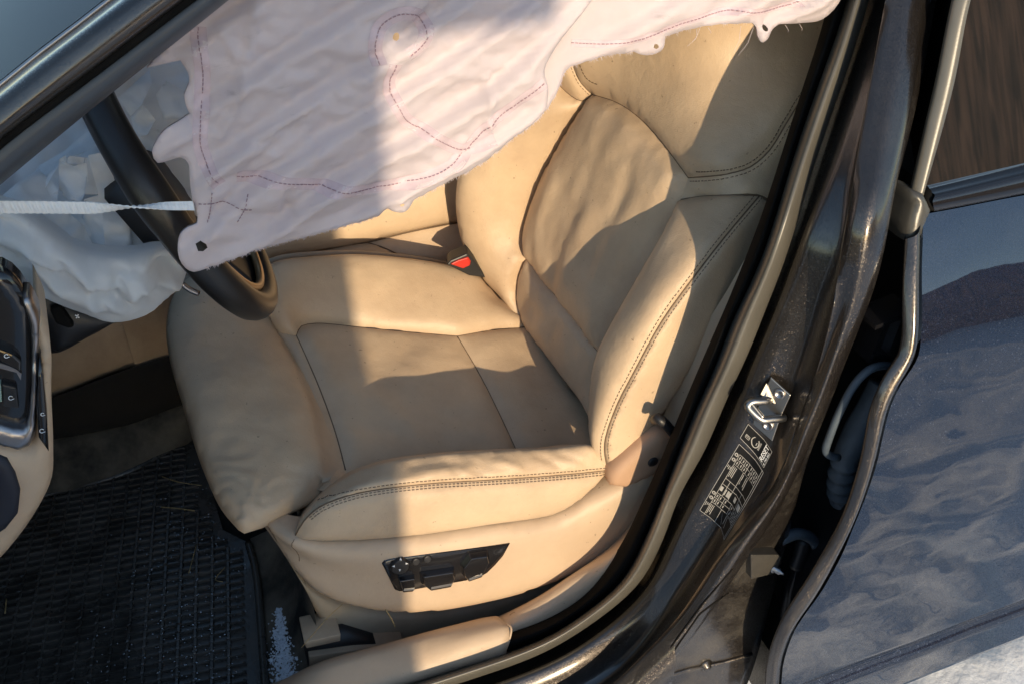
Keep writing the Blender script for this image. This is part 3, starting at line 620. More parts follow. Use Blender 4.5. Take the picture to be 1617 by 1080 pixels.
# dark tubes standing in for shaded fold gaps, and hex plug on the pillar foot
for q in ([(1156, 898), (1110, 952), (1060, 1020), (1023, 1073), (1000, 1105)], [(1150, 935), (1105, 968), (1070, 1018), (1047, 1053), (1020, 1090)]):
    tube('fold_gap_shade', [PS(*q_) for q_ in rs([(a, b, 0) for a, b in q], 40)[:, :2]], .0016, M['rubber'], body, 6)
tube('flange_ledge', [PS(*q_) for q_ in rs([(1040, 1070, 0), (1090, 1055, 0), (1140, 1045, 0), (1186, 1032, 0)], 30)[:, :2]], .004, M['paintd'], body, 8)
pc, pn = snap(bvp, PS(1114, 1049), 0, PO); q1 = np.cross(pn, [0, 0, 1]); q1 /= np.linalg.norm(q1); q2 = np.cross(pn, q1)
V = []; 
for r_, h_ in ((.011, .0), (.011, .003), (.007, .004), (.006, .008)): V += [pc+r_*(math.cos(a)*q1+math.sin(a)*q2)+pn*h_ for a in np.linspace(0, 2*math.pi, 16, endpoint=False)]
F = [tuple(range(48, 64))]+[(l*16+i, l*16+(i+1) % 16, l*16+16+(i+1) % 16, l*16+16+i) for l in range(3) for i in range(16)]
solid_fix(obj('rubber_plug', V, F, M['paintd'], body))
# beige sill trim with its rounded end, and pillar foot trim
t1 = C_([(440, 1084), (520, 1054), (600, 1032), (700, 1003), (770, 984), (792, 980)], .205); t2 = C_([(440, 1092), (560, 1069), (680, 1030), (760, 1003), (803, 992)], .185)
t3 = C_([(440, 1112), (560, 1096), (660, 1066), (740, 1042), (798, 1028)], .168); t4 = C_([(440, 1125), (560, 1106), (660, 1076), (740, 1052), (797, 1036)], .180)
fw_ = lambda c, z: np.concatenate([[np.array([-.72, c[0][1], z])], [np.array([c[0][0]-.12, c[0][1], c[0][2]])], c])
t1, t2, t3, t4 = fw_(t1, t1[0][2]-.01), fw_(t2, t2[0][2]-.01), fw_(t3, t3[0][2]-.01), fw_(t4, t4[0][2]-.01)
sill_trim = loft('sill_trim', [t1+np.array([0, .05, -.06]), t1, t2, t3, t4], M['trim'], body, n=90, across=5, solid=.003)
ee = cr([t1[-1], t2[-1]+np.array([.004, 0, 0]), t3[-1], t4[-1]], .004, raw=True); tube('trim_lip', ee, .0018, M['trim'], sill_trim, 6)
g1 = C_([(776, 990), (850, 954), (907, 917), (960, 878), (1000, 838), (1030, 790)], .215); g2 = C_([(790, 1004), (867, 980), (930, 944), (975, 888), (1000, 846), (1035, 780)], .198)
loft('pillar_trim', [g1+np.array([.01, .05, -.05]), g1, (rs(g1, 40)+rs(g2, 40))/2+np.array([0, -.004, .006]), g2, g2+np.array([0, .01, -.03])], M['trim'], body, n=40, across=4)
pt = panel('pillar_trim', [C_([(1210, 330), (1167, 440), (1130, 490), (1060, 618), (1030, 690), (1010, 760), (1100, 740), (1200, 560), (1290, 330), (1210, 330)], .33)], M['trim2'], body, puff=.01, r=.05, out=o_n)
panel('pillar_trim', [C_([(1062, 622, .285), (1085, 570, .28), (1120, 505, .278), (1152, 452, .277), (1190, 385, .28)]), C_([(1190, 385, .28), (1225, 345, .235)]), C_([(1225, 345, .235), (1170, 470, .225), (1120, 585, .225), (1070, 700, .225), (1040, 770, .225)]), C_([(1040, 770, .225), (1025, 730, .27), (1042, 672, .285), (1062, 622, .285)])], M['trim'], body, puff=.008, r=.03, step=.01, out=o_n)
# latch striker: folded plate with a wire loop, two bolts
st = [(1218, 591), (1253, 621), (1255, 634), (1238, 657), (1222, 694), (1205, 690), (1179, 660), (1184, 640), (1205, 605)]
sP = np.array([PS(x, y, .004) for x, y in [(1219, 590), (1254, 621), (1238, 655), (1224, 693), (1190, 664), (1203, 625)]])
sc_ = sP.mean(0); _, _, vt = np.linalg.svd(sP-sc_); sn = vt[2]; sn = sn if sn@PO > 0 else -sn
sP = sP-((sP-sc_)@sn)[:, None]*sn+sn*.002
striker = obj('door_striker', *prism_mesh(sP, sn*.003), M['chrome'], body, smooth=False); solid_fix(striker); bevel(striker, .001)
Sx = lambda x, y, h: P(x, y, 0.0) if False else (lambda d: CAM+d*(((sc_+sn*h-CAM)@sn)/(d@sn)))(ray(x, y))
loop = cr([Sx(1216, 631, .003), Sx(1212, 632, .010), Sx(1200, 633, .018), Sx(1187, 634, .025), Sx(1181, 640, .028), Sx(1189, 651, .028), Sx(1204, 662, .025), Sx(1220, 661, .016), Sx(1232, 660, .008), Sx(1238, 659, .002)], .0025, raw=True)
wing = np.array([Sx(1211, 604, .004), Sx(1225, 636, .004), Sx(1209, 633, .012), Sx(1202, 621, .009)])
w_ = obj('striker_flange', *prism_mesh(wing, sn*.002), M['chrome'], striker, smooth=False); solid_fix(w_)
fl = obj('striker_lug', *prism_mesh(np.array([Sx(1180, 632, .024), Sx(1187, 629, .024), Sx(1208, 655, .024), Sx(1206, 664, .024), Sx(1192, 661, .024), Sx(1178, 641, .024)]), sn*.006), M['chrome'], striker, smooth=False); solid_fix(fl); bevel(fl, .002)
tube('striker_loop', loop, .0052, M['chrome'], striker, 12)
for x, y in ((1231, 621), (1213, 671)):
    c = Sx(x, y, .005); a1 = np.cross(sn, [0, 0, 1.]); a1 /= np.linalg.norm(a1); a2 = np.cross(sn, a1); V = []
    for r_, h_ in ((.0075, 0), (.0075, .002), (.006, .003), (.0045, .003), (.0035, .001)): V += [c+r_*(math.cos(a)*a1+math.sin(a)*a2)+sn*h_ for a in np.linspace(0, 2*math.pi, 18, endpoint=False)]
    F = [(l*18+i, l*18+(i+1) % 18, l*18+18+(i+1) % 18, l*18+18+i) for l in range(4) for i in range(18)]+[tuple(range(72, 90))]
    solid_fix(obj('striker_bolt', V, F, M['silver'], striker))
# stop block with a stud
bx0 = [(1186, 869), (1227, 857), (1233, 862), (1224, 893), (1179, 906)]
b0_ = np.array([PS(1200+(x-1205)*.86, 883+(y-882)*.8) for x, y in bx0]); bn_ = snap(bvp, PS(1205, 882), 0, PO)[1]; bb = np.array([b0_.mean(0)+(q-b0_.mean(0))-bn_*((q-b0_.mean(0))@bn_) for q in b0_])-bn_*.008
blk = obj('stop_block', *prism_mesh(bb, bn_*.021), M['block'], body, smooth=False); solid_fix(blk); bevel(blk, .0012)
c = PS(1214, 886)+bn_*.012; ax = np.array([.35, -.9, .1]); ax /= np.linalg.norm(ax); a1 = np.cross(ax, [0, 0, 1.]); a1 /= np.linalg.norm(a1); a2 = np.cross(ax, a1); V = []
for r_, h_ in ((.0072, 0), (.0072, .003), (.0048, .004), (.0048, .011), (.0022, .014), (.0018, .018)): V += [c+r_*(math.cos(a)*a1+math.sin(a)*a2)+ax*h_ for a in np.linspace(0, 2*math.pi, 16, endpoint=False)]
solid_fix(obj('stud', V, [(l*16+i, l*16+(i+1) % 16, l*16+16+(i+1) % 16, l*16+16+i) for l in range(5) for i in range(16)]+[tuple(range(80, 96))], M['silver'], blk))
# tyre pressure labels on the pillar
def label(name, quad, lines, texts, lab):
    Q = [PS(x, y) for x, y in quad]        # corners: u0v0, u1v0, u1v1, u0v1
    def at(u, v, off):
        p = (1-u)*(1-v)*Q[0]+u*(1-v)*Q[1]+u*v*Q[2]+(1-u)*v*Q[3]; return snap(bvp, p, off, PO)[0]
    n = 16; V = [at(i/n, j/n, .0006) for j in range(n+1) for i in range(n+1)]; F = [(j*(n+1)+i, j*(n+1)+i+1, (j+1)*(n+1)+i+1, (j+1)*(n+1)+i) for j in range(n) for i in range(n)]
    o = obj(name, V, F, M['sticker'], body); parts = []
    def bar(u0, v0, u1, v1, w=.00035):
        n_ = max(1, int(max(abs(u1-u0)*6, abs(v1-v0)*5)+.5))
        for k in range(n_): bar1(u0+(u1-u0)*k/n_, v0+(v1-v0)*k/n_, u0+(u1-u0)*(k+1)/n_, v0+(v1-v0)*(k+1)/n_, w)
    def bar1(u0, v0, u1, v1, w):
        a, b = at(u0, v0, .0010), at(u1, v1, .0010); d = b-a; nn = snap(bvp, (a+b)/2, 0, PO)[1]; s = np.cross(nn, d); s /= np.linalg.norm(s)+1e-9
        parts.append(([a-s*w, b-s*w, b+s*w, a+s*w], [(0, 1, 2, 3)]))
    for l in lines: bar(*l)
    tparts = []
    for (txt, u, v, du, dv, hgt) in texts:     # text running along (du, dv), hgt in label units across
        cu = bpy.data.curves.new('t', 'FONT'); cu.body = txt; cu.size = 1; cu.offset = .018; to = bpy.data.objects.new('t', cu); COL.objects.link(to); dg = bpy.context.evaluated_depsgraph_get(); me = to.evaluated_get(dg).to_mesh()
        vs = [v_.co.copy() for v_ in me.vertices]; fs = [tuple(p.vertices) for p in me.polygons]; to.evaluated_get(dg).to_mesh_clear(); bpy.data.objects.remove(to)
        xm = max(q.x for q in vs)
        tparts.append(([at(u+du*q.x/xm+hgt[0]*q.y, v+dv*q.x/xm+hgt[1]*q.y, .0009) for q in vs], fs))
    V, F = merge(parts); obj('print', V, F, M['ink'], o, smooth=False)
    if tparts: obj('lettering', *merge(tparts), M['white'], o, smooth=False)
    return o
# u runs along the pillar from its upper end down, v across from the inner edge outwards
def frame(m=.0): return [(m, m, 1-m, m), (1-m, m, 1-m, 1-m), (1-m, 1-m, m, 1-m), (m, 1-m, m, m)]
ln = frame(.02)+[(.14+.10*0, 0.35, .34, .35)]*0
ln += [(.70, .12, .70, .26), (.52, .12, .70, .12), (.52, .12, .52, .26), (.70, .26, .52, .26), (.61, .12, .61, .26), (.60, .15, .54, .15), (.60, .20, .54, .20)]
for k in range(13):
    a0 = math.radians(215+k*290/13); a1_ = math.radians(215+(k+1)*290/13)
    ln.append((.5+.27*math.cos(a0)*1.0, .45+.12*math.sin(a0), .5+.27*math.cos(a1_), .45+.12*math.sin(a1_), .0007))
for k in range(7): ln.append((.30+.065*k, .585, .30+.065*k, .61, .0005))
ln += [(.60, .50, .44, .50, .0006)]
label('pressure_label', [(1181, 667.5), (1168, 690), (1207, 739), (1220.5, 713)], ln, [('RESET', .94, .855, -.88, 0, (0, -.19)), ('6 793 832', .92, .955, -.70, 0, (0, -.085))], None)
ln = frame(.008)
ln += [(0, .93, 1, .93)]
for u0 in (.10, .665):
    ln += [(u0, .18 if u0 < .5 else .18, u0, .93), (u0+.07, .18, u0+.07, .93), (u0+.14, .18, u0+.14, .93)]
    for k in range(6):
        v = .18+.125*k; ln.append((u0, v, u0+.14, v))
        for q in (.018, .088): ln += [(u0+q, v+.062, u0+q+.035, v+.062, .0007)]
    for q in (.0, .07):
        for a0 in range(6): ln.append((u0+.03+q+.018*math.cos(a0), .10+.05*math.sin(a0), u0+.03+q+.018*math.cos(a0+1), .10+.05*math.sin(a0+1), .0008))
ln += [(.24, .52, .665, .52), (.45, .18, .45, .93), (.24, .18, .665, .18), (.805, .50, 1, .50), (.805, .18, 1, .18), (.53, .18, .53, .93), (.45, .36, .665, .36), (.45, .70, .665, .70), (.24, .93, .24, .18)]
rnd = random.Random(3)
for (u0, v0, u1, rows) in ((.26, .22, .42, 4), (.26, .56, .42, 4), (.83, .22, .97, 4), (.82, .54, .98, 6), (.29, .05, .36, 3), (.84, .05, .9, 3)):
    for k in range(min(rows, 3)): ln.append((u0, v0+.05*k, u1-rnd.random()*.04, v0+.05*k, .00045))
for v0 in (.21, .39, .56, .75):
    for k in range(3 if v0 in (.21, .56) else 5): ln.append((.56, v0+.03*k, .62+(.02 if v0 in (.39, .75) else 0), v0+.03*k, .0007))
label('pressure_label', [(1167.6, 699), (1104.5, 805), (1144, 853), (1206.7, 745)], ln, [], None)

# windscreen pillar and windscreen
def W_(pts, y):
    c = C_(pts, y, .03); d0 = c[0]-c[6]; d0 /= np.linalg.norm(d0); d1 = c[-1]-c[-7]; d1 /= np.linalg.norm(d1)
    lo = [c[0]+d0*s+np.array([0, -.05*s, 0]) for s in (.62, .42, .22)]; hi = [c[-1]+d1*s+np.array([0, .10*s, -.25*s*s]) for s in (.1, .2, .32)]
    return np.concatenate([lo, c, hi])
a_lo = W_([(-60, 343), (0, 293), (139, 178), (230, 105), (300, 50), (372, -8), (440, -65)], .225); a_hi = W_([(-60, 288), (0, 232), (150, 118), (300, 4), (380, -58)], .205)
a_md = (rs(a_lo, 50)+rs(a_hi, 50))/2+np.array([0, -.014, .006])
loft('windscreen_seal', [rs(a_lo, 50)+np.array([0, .03, .0]), a_lo, a_md, a_hi, rs(a_hi, 50)+np.array([0, .02, .012])], M['tubeb'], body, n=90, across=5)
b_hi = W_([(-60, 186), (0, 139), (60, 90), (119, 46), (178, 0), (250, -55)], .225); b_lo = W_([(-60, 276), (0, 222), (150, 108), (292, 0), (370, -58)], .208)
b_1 = W_([(-60, 252), (0, 200), (130, 100), (262, 0), (330, -50)], .185); b_2 = W_([(-60, 222), (0, 172), (100, 92), (222, 0), (300, -58)], .19)
loft('windscreen_pillar', [rs(b_lo, 50)+np.array([0, .03, .01]), b_lo, b_1, b_2, b_hi, rs(b_hi, 50)+np.array([0, .012, .003])], M['paint'], body, n=50, across=5)
tube('pillar_gasket', rs(b_lo, 60)+np.array([0, -.003, 0]), .0055, M['rubber'], body, 8)
bh = rs(b_hi, 30); tube('windscreen_edge', bh+np.array([0, .002, .001]), .0022, M['silver'], body, 8)
w1 = bh+np.array([0, .004, .0]); rows = []
for k in range(9):
    t = k/8; rows.append(w1+np.array([-.10*math.sin(math.pi*t)*.6, 1.36*t, .05*math.sin(math.pi*t)+.004]))
loft('windscreen', [r for r in rows], M['wind'], body, n=30, across=2)
tube('roof_rail', cr([(.22, .27, 1.375), (.45, .262, 1.39), (.80, .27, 1.385), (1.2, .27, 1.36)], .03, raw=True), .035, M['paint'], body, 10)
obj('hinge_pillar', *box_mesh((-.70, .12, .62), (.06, 0, 0), (0, .10, 0), (.03, 0, .42), .2), M['paintd'], body, smooth=False)
obj('rear_sill', *box_mesh((1.26, .16, .20), (.52, 0, 0), (0, .12, 0), (0, 0, .08), .1), M['paintd'], body, smooth=False)
# roof and the far side close the cabin
rf = []
for k in range(7):
    t = k/6; rf.append(cr([(.20+0*t, .235+1.34*t, 1.375+.05*math.sin(math.pi*t)), (.7, .225+1.36*t, 1.42+.06*math.sin(math.pi*t)), (1.3, .235+1.34*t, 1.40+.05*math.sin(math.pi*t)), (1.9, .27+1.27*t, 1.28+.04*math.sin(math.pi*t))], .1, raw=True))
loft('roof', rf, M['paint'], body, n=20, across=2, solid=.03)
far = [cr([(-.8, 1.66, z), (.5, 1.68-max(0, z-1)*.3, z), (1.9, 1.64, z)], .1, raw=True) for z in (.2, .6, 1.0)]+[cr([(-.2, 1.6, 1.02), (.5, 1.58, 1.36), (1.9, 1.5, 1.25)], .1, raw=True)]
loft('far_door', far, M['blackp'], body, n=20, across=3, solid=.03)
bl = [cr([(-.62, .12, z), (-.60, .9, z), (-.62, 1.68, z)], .1, raw=True) for z in (.15, .5, .95)]
loft('bulkhead', bl, M['blackp'], body, n=12, across=2, solid=.03)
bl = [cr([(1.5+.25*(z-.2), .25, z), (1.5+.25*(z-.2), .9, z), (1.5+.25*(z-.2), 1.62, z)], .1, raw=True) for z in (.2, .7, 1.1)]
loft('rear_bench', bl, M['trim2'], body, n=12, across=2, solid=.05)
# ---------------------------------------------------------------- rear door
rdoor = thing('rear_door', 'closed dark metallic rear door with tinted window reflecting snow and brown boards', 'car door', (.85, .05, .1))
ZT = [-.1, .05, .1, .2, .33, .45, .58, .70, .80, .84, .87, .90, .93, .95, 1.0, 1.06, 1.12]
YT = [.01, .0, -.004, -.010, -.017, -.023, -.026, -.018, -.004, .003, .008, .018, .033, .044, .074, .115, .16]
zz = np.linspace(-.1, 1.12, 245); yy = np.interp(zz, ZT, YT)
for _ in range(14): yy[1:-1] = .25*yy[:-2]+.5*yy[1:-1]+.25*yy[2:]
dy_ = lambda z: float(np.interp(z, zz, yy))
def PD(px, py, off=0.):
    y = 0.
    for _ in range(14): y = .5*y+.5*(dy_(P(px, py, y)[2])+off)
    return P(px, py, y)
gy_ = lambda z: .115+(z-1.06)*.29
def PG(px, py, off=0.):
    y = .1
    for _ in range(14): y = .5*y+.5*(gy_(P(px, py, y)[2])+off)
    return P(px, py, y)
eL = [(1428, 378), (1425, 450), (1424, 530), (1419, 558), (1398, 590), (1377, 635), (1357, 730), (1327, 820), (1277, 910), (1236, 975), (1213, 1035), (1207, 1090), (1206, 1160)]
eR = [(1459, 345), (1457, 440), (1455, 535), (1449, 568), (1426, 602), (1408, 640), (1384, 735), (1352, 825), (1299, 932), (1258, 990), (1240, 1038), (1234, 1090), (1232, 1160)]
rawc = lambda pts, f, off, st=.015: cr([f(x, y, off) for x, y in pts], st, raw=True)
cL, cR = rs(rawc(eL, PD, .006), 80), rs(rawc(eR, PD, .0), 80)
ins = np.array([.0, .10, 0.])
loft('edge_seal', [cL+np.array([.010, .008, 0]), cL, cL*.62+cR*.38+np.array([0, -.009, 0]), cL*.3+cR*.7+np.array([0, -.004, 0]), cR+np.array([-.002, .004, 0])], M['paint'], rdoor, n=80, across=5)
loft('door_front', [cL+np.array([.006, .006, 0]), cL+np.array([.05, .02, 0]), cL+np.array([.09, .06, 0]), cL+np.array([.12, .2, 0])], M['blackp'], rdoor, n=60, across=2)
zR = cR[::-1, 2]; xR = cR[::-1, 0]; yR_ = cR[::-1, 1]
b1, b2 = PD(1447, 1075), PD(1617, 1007); zbot = lambda x: b1[2]+(b2[2]-b1[2])*(x-b1[0])/(b2[0]-b1[0])
k1, k2 = PD(1302, 1072), PD(1617, 952)
m1, m2 = PG(1475, 334, -.020), PG(1640, 302, -.020); rows = []; NZ = 110; NX = 60
V = []
for i in range(NZ+1):
    for j in range(NX+1):
        s = (j/NX)**1.3; z0 = m1[2]+(m2[2]-m1[2])*(.75+s-m1[0])/(m2[0]-m1[0])-.002
        xg = .75+s*1.0; zb = zbot(xg); z = z0+(zb-z0)*i/NZ
        xe = float(np.interp(z, zR, xR)); x = xe-.001+s*(1.75-xe)
        y = dy_(z)
        zc = k1[2]+(k2[2]-k1[2])*(x-k1[0])/(k2[0]-k1[0]); d = z-zc
        y += .006*math.exp(-(d/.006)**2)-(.008*max(0, min(1, (-d)/.02)) if d < 0 else 0)
        y += .0012*noise.noise(Vector((x*9, z*11, 2)))+.0003*noise.noise(Vector((x*31, z*36, 5)))
        if i > NZ-3: y += .03*(i-NZ+3)/3
        V.append((x, y, z))
F = [(i*(NX+1)+j, (i+1)*(NX+1)+j, (i+1)*(NX+1)+j+1, i*(NX+1)+j+1) for i in range(NZ) for j in range(NX)]
obj('door_skin', V, F, M['paintr'], rdoor)
# belt moulding
mt_ = [rawc([(1470, 304), (1540, 287), (1640, 262)], PG, -.004), rawc([(1473, 318), (1540, 303), (1640, 281)], PG, -.022), rawc([(1475, 334), (1540, 322), (1640, 302)], PG, -.020)]
mt_ = [np.concatenate([m, [m[-1]+(m[-1]-m[0])*4]]) for m in mt_]
loft('belt_moulding', [mt_[0]+np.array([0, .02, 0]), mt_[0], (rs(mt_[0], 30)+rs(mt_[1], 30))/2+np.array([0, -.004, .003]), mt_[1], mt_[2], mt_[2]+np.array([0, .03, -.004])], M['gloss'], rdoor, n=30, across=4)
obj('moulding_cap', *prism_mesh(np.array([PG(1459, 312, -.012), PG(1471, 302, -.012), PG(1476, 333, -.022), PG(1468, 334, -.018)]), (.006, .02, 0)), M['rubber'], rdoor)
# window frame strip, gasket foot, glass
f1 = rawc([(1526, -60), (1507, 0), (1480, 130), (1461, 210), (1440, 300)], PG, -.004); f2_ = rawc([(1552, -60), (1531, 0), (1507, 125), (1488, 200), (1455, 312)], PG, -.004)
fm = (rs(f1, 40)+rs(f2_, 40))/2+np.array([0, -.010, .0])
loft('frame_seal', [rs(f1, 40)+np.array([.14, .20, 0]), rs(f1, 40)+np.array([.05, .06, 0]), rs(f1, 40)+np.array([.006, .006, 0])], M['rubber'], rdoor, n=40, across=3)
loft('window_frame', [rs(f1, 40)+np.array([.004, .008, 0]), f1, fm, f2_, rs(f2_, 40)+np.array([0, .012, 0])], M['tube'], rdoor, n=40, across=5)
ff = panel('seal_foot', [np.array([PG(x, y, -.014) for x, y in [(1438, 322), (1436, 300), (1456, 306), (1467, 332), (1460, 345), (1453, 378), (1427, 380), (1430, 350), (1438, 322)]])], M['foot'], rdoor, puff=.010, r=.012, step=.004, out=PO, skirt=(0, .03, 0))
gl = [rs(f2_, 30)+np.array([-.003, .008, 0])]
for k in range(1, 9): gl.append(gl[0]+np.array([.09*k, 0, 0]))
loft('window_glass', gl, M['glass'], rdoor, n=30, across=2)
# black cavity between pillar and door
cav = [rs(Hh, 50)+np.array([.012, .05, 0]), rs(Hh, 50)+np.array([.05, .162, 0]), rs(Hh, 50)+np.array([.45, .20, 0])]
loft('gap_seal', cav, M['rubber'], body, n=50, across=2)
obj('hinge_bracket', *merge([box_mesh(P(1398, 525, .085), (.028, .0, -.004), (0, .02, 0), (.004, 0, .03)), box_mesh(P(1380, 528, .075), (.003, 0, 0), (0, .012, 0), (.006, 0, .032)), box_mesh(P(1408, 522, .07), (.004, 0, 0), (0, .012, 0), (.003, 0, .026)), box_mesh(P(1396, 492, .075), (.026, 0, .005), (0, .02, 0), (0, 0, .003))]), M['gloss'], body, smooth=False)
bootT = thing('wiring_boot', 'slate rubber wiring boot with ribbed sleeve and loop bracket ahead of the rear door', 'wiring boot', P(1345, 690, .055))
tube('loop_bracket', cr([(1420, 583, .055), (1398, 577, .055), (1372, 584, .052), (1350, 606, .052), (1325, 652, .052), (1309, 692, .052), (1304, 708, .052), (1309, 718, .055), (1324, 722, .055)], .008), .0052, M['boot'], bootT, 10)
sl_ = cr([(1392, 605, .075), (1376, 640, .07), (1355, 680, .068), (1340, 712, .068), (1330, 745, .068), (1328, 775, .07), (1334, 802, .075)], .002); n_ = len(sl_); R_ = []
for i in range(n_):
    t = i/n_; base = np.interp(t, [0, .3, .55, .8, .95, 1], [.016, .019, .017, .0175, .014, .008]); R_.append(base+(.0022*math.sin(t*n_*.62) if t > .52 else 0))
tube('ribbed_sleeve', sl_, R_, M['boot'], bootT, 20)
cb = thing('wiring_cable', 'black wiring cables with a taped connector running down the gap below the ribbed boot', 'cable', P(1280, 850, .09))
tube('cable', cr([(1336, 800, .085), (1310, 830, .09), (1282, 862, .09), (1256, 905, .09), (1240, 960, .09), (1238, 1010, .095)], .01), .008, M['blackp'], cb, 10)
tube('cable', cr([(1268, 880, .085), (1250, 930, .085), (1246, 975, .085), (1250, 1010, .085)], .01), .006, M['blackp'], cb, 10)
tube('connector', cr([(1232, 852, .068), (1258, 842, .068), (1282, 850, .068), (1295, 876, .07)], .006), .0085, M['boot'], cb, 10)
obj('tape_wrap', *tube_mesh(cr([(1270, 850, .075), (1264, 872, .075), (1256, 893, .075)], .006), .011, 10), M['blackp'], cb)

# ---------------------------------------------------------------- steering wheel
wc = np.array([.016, .518, .981]); wt = .413; wu = np.array([0, 1., 0]); wv = np.array([-math.sin(wt), 0, math.cos(wt)]); wn = np.array([math.cos(wt), 0, math.sin(wt)])
wheel = thing('steering_wheel', 'black leather steering wheel seen nearly edge-on between the two airbags', 'steering wheel', wc)
V = []; NA = 96; NS = 14
for i in range(NA):
    a = 2*math.pi*i/NA; rad = math.cos(a)*wu+math.sin(a)*wv; g = 1+.10*math.exp(-((a-math.radians(155))/.22)**2)-.035*math.exp(-((a-math.radians(168))/.02)**2)
    for s in range(NS):
        b = 2*math.pi*s/NS; V.append(wc+rad*(.185+.0185*g*math.cos(b))+wn*.0215*g*math.sin(b))
obj('rim', V, [(i*NS+s, ((i+1) % NA)*NS+s, ((i+1) % NA)*NS+(s+1) % NS, i*NS+(s+1) % NS) for i in range(NA) for s in range(NS)], mat('black_rim_leather', (.016, .015, .015), .34, bump=.25, scale=700), wheel)
arc = lambda r, a0, a1, h, n=24: np.array([wc+r*(math.cos(a)*wu+math.sin(a)*wv)+wn*h for a in np.radians(np.linspace(a0, a1, n))])
tube('rim_trim', arc(.163, 195, 345, .010), .006, M['bronze'], wheel, 10)
loft('spoke', [arc(.166, 252, 288, .004, 9), np.array([wc+wn*-.012+wv*-.10+wu*k for k in np.linspace(-.035, .035, 9)]), np.array([wc+wn*-.02+wv*-.03+wu*k for k in np.linspace(-.05, .05, 9)])], M['blackp'], wheel, n=9, across=4, solid=.012)
obj('hub', *box_mesh(wc-wn*.04, wu*.07, wv*.06, wn*.03, .3), M['blackp'], wheel)
for sgn in (1,): loft('spoke', [np.array([wc+wu*sgn*.168+wv*k for k in (-.035, 0, .03)]), np.array([wc+wu*sgn*.06-wn*.02+wv*k for k in (-.04, 0, .04)])], M['blackp'], wheel, n=3, across=3, solid=.012)
tube('shift_paddle', cr([(286, 448, .44), (300, 458, .44), (314, 464, .44)], .004), .004, M['silver'], wheel, 8)
# ---------------------------------------------------------------- driver airbag hanging beside the wheel
abag = thing('driver_airbag', 'crumpled white driver airbag hanging emptied behind the steering wheel', 'airbag', (-.1, .48, .8))
def ridged(p, sc, seed=0.):
    q = Vector((p[0]*sc+seed, p[1]*sc, p[2]*sc)); w = noise.noise_vector(q*.7)*.9; s = 0; a = 1
    for k in range(3): s += a*(1-abs(noise.noise((q+w)*(1.9**k)))*2.2); a *= .45
    return s/1.65
bagA = C_([(-45, 262, .60), (60, 190, .62), (160, 120, .63), (250, 60, .64), (330, 40, .63), (345, 200, .60), (338, 330, .56), (312, 400, .50), (294, 430, .465), (262, 466, .455), (230, 488, .45)]); bagB = C_([(230, 488, .45), (170, 500, .44), (125, 485, .44), (80, 465, .43), (30, 440, .42), (-50, 400, .41), (-45, 262, .60)])
def crump(p, d): return .034*crumple(p*np.array([1, .5, .8]), 6.5, .0, .5)+.012*noise.noise(Vector(p*7))+.006*crumple(p, 19, 3, .5)
panel('airbag_cloth', [bagA, bagB], M['nylon'], abag, puff=.015, r=.06, step=.006, disp=crump)
pT = C_([(-55, 318, .375), (-10, 326, .37), (35, 340, .37), (75, 368, .37), (120, 397, .375), (170, 407, .38), (215, 405, .39), (258, 396, .41), (284, 404, .43), (295, 428, .455)])
pB = C_([(295, 428, .455), (284, 447, .45), (262, 468, .445), (228, 492, .435), (172, 503, .425), (128, 490, .42), (80, 471, .41), (30, 447, .40), (-2, 431, .39), (-55, 405, .38), (-55, 318, .375)])
yk = lambda q: [(a, b, .375+.00018*max(0, a-60)) for a, b in q]
pc_ = creases([yk(q) for q in ([(-20, 395), (60, 418), (130, 446), (200, 474)], [(60, 402), (120, 432), (190, 452), (270, 446)], [(186, 412), (200, 440), (196, 466)], [(236, 404), (232, 436), (205, 470)], [(280, 412), (262, 436), (246, 466)], [(20, 372), (90, 392), (160, 424), (215, 438)], [(-30, 350), (30, 362), (80, 388)], [(120, 404), (150, 440), (150, 470)], [(250, 400), (262, 420), (288, 430)], [(90, 455), (140, 474), (190, 486)])], .011, .0075)
pc2_ = creases([yk(q) for q in ([(200, 420), (225, 450), (240, 478)], [(30, 400), (70, 430), (100, 455)], [(150, 415), (190, 430), (230, 428)], [(255, 440), (225, 462), (180, 476)], [(270, 420), (240, 430), (212, 452)], [(0, 380), (50, 396), (95, 424)], [(110, 420), (130, 450), (170, 480)])], .0055, .0042)
def crump2(p, d): return pc_(p, d)+pc2_(p, d)+.008*crumple(p*np.array([.55, 1, 1.3]), 7, 7, .4)+.004*noise.noise(Vector(p*12))
panel('airbag_pouch', [pT, pB], M['nylon'], abag, puff=.030, r=.075, step=.0038, disp=crump2, skirt=(0, .05, -.012))
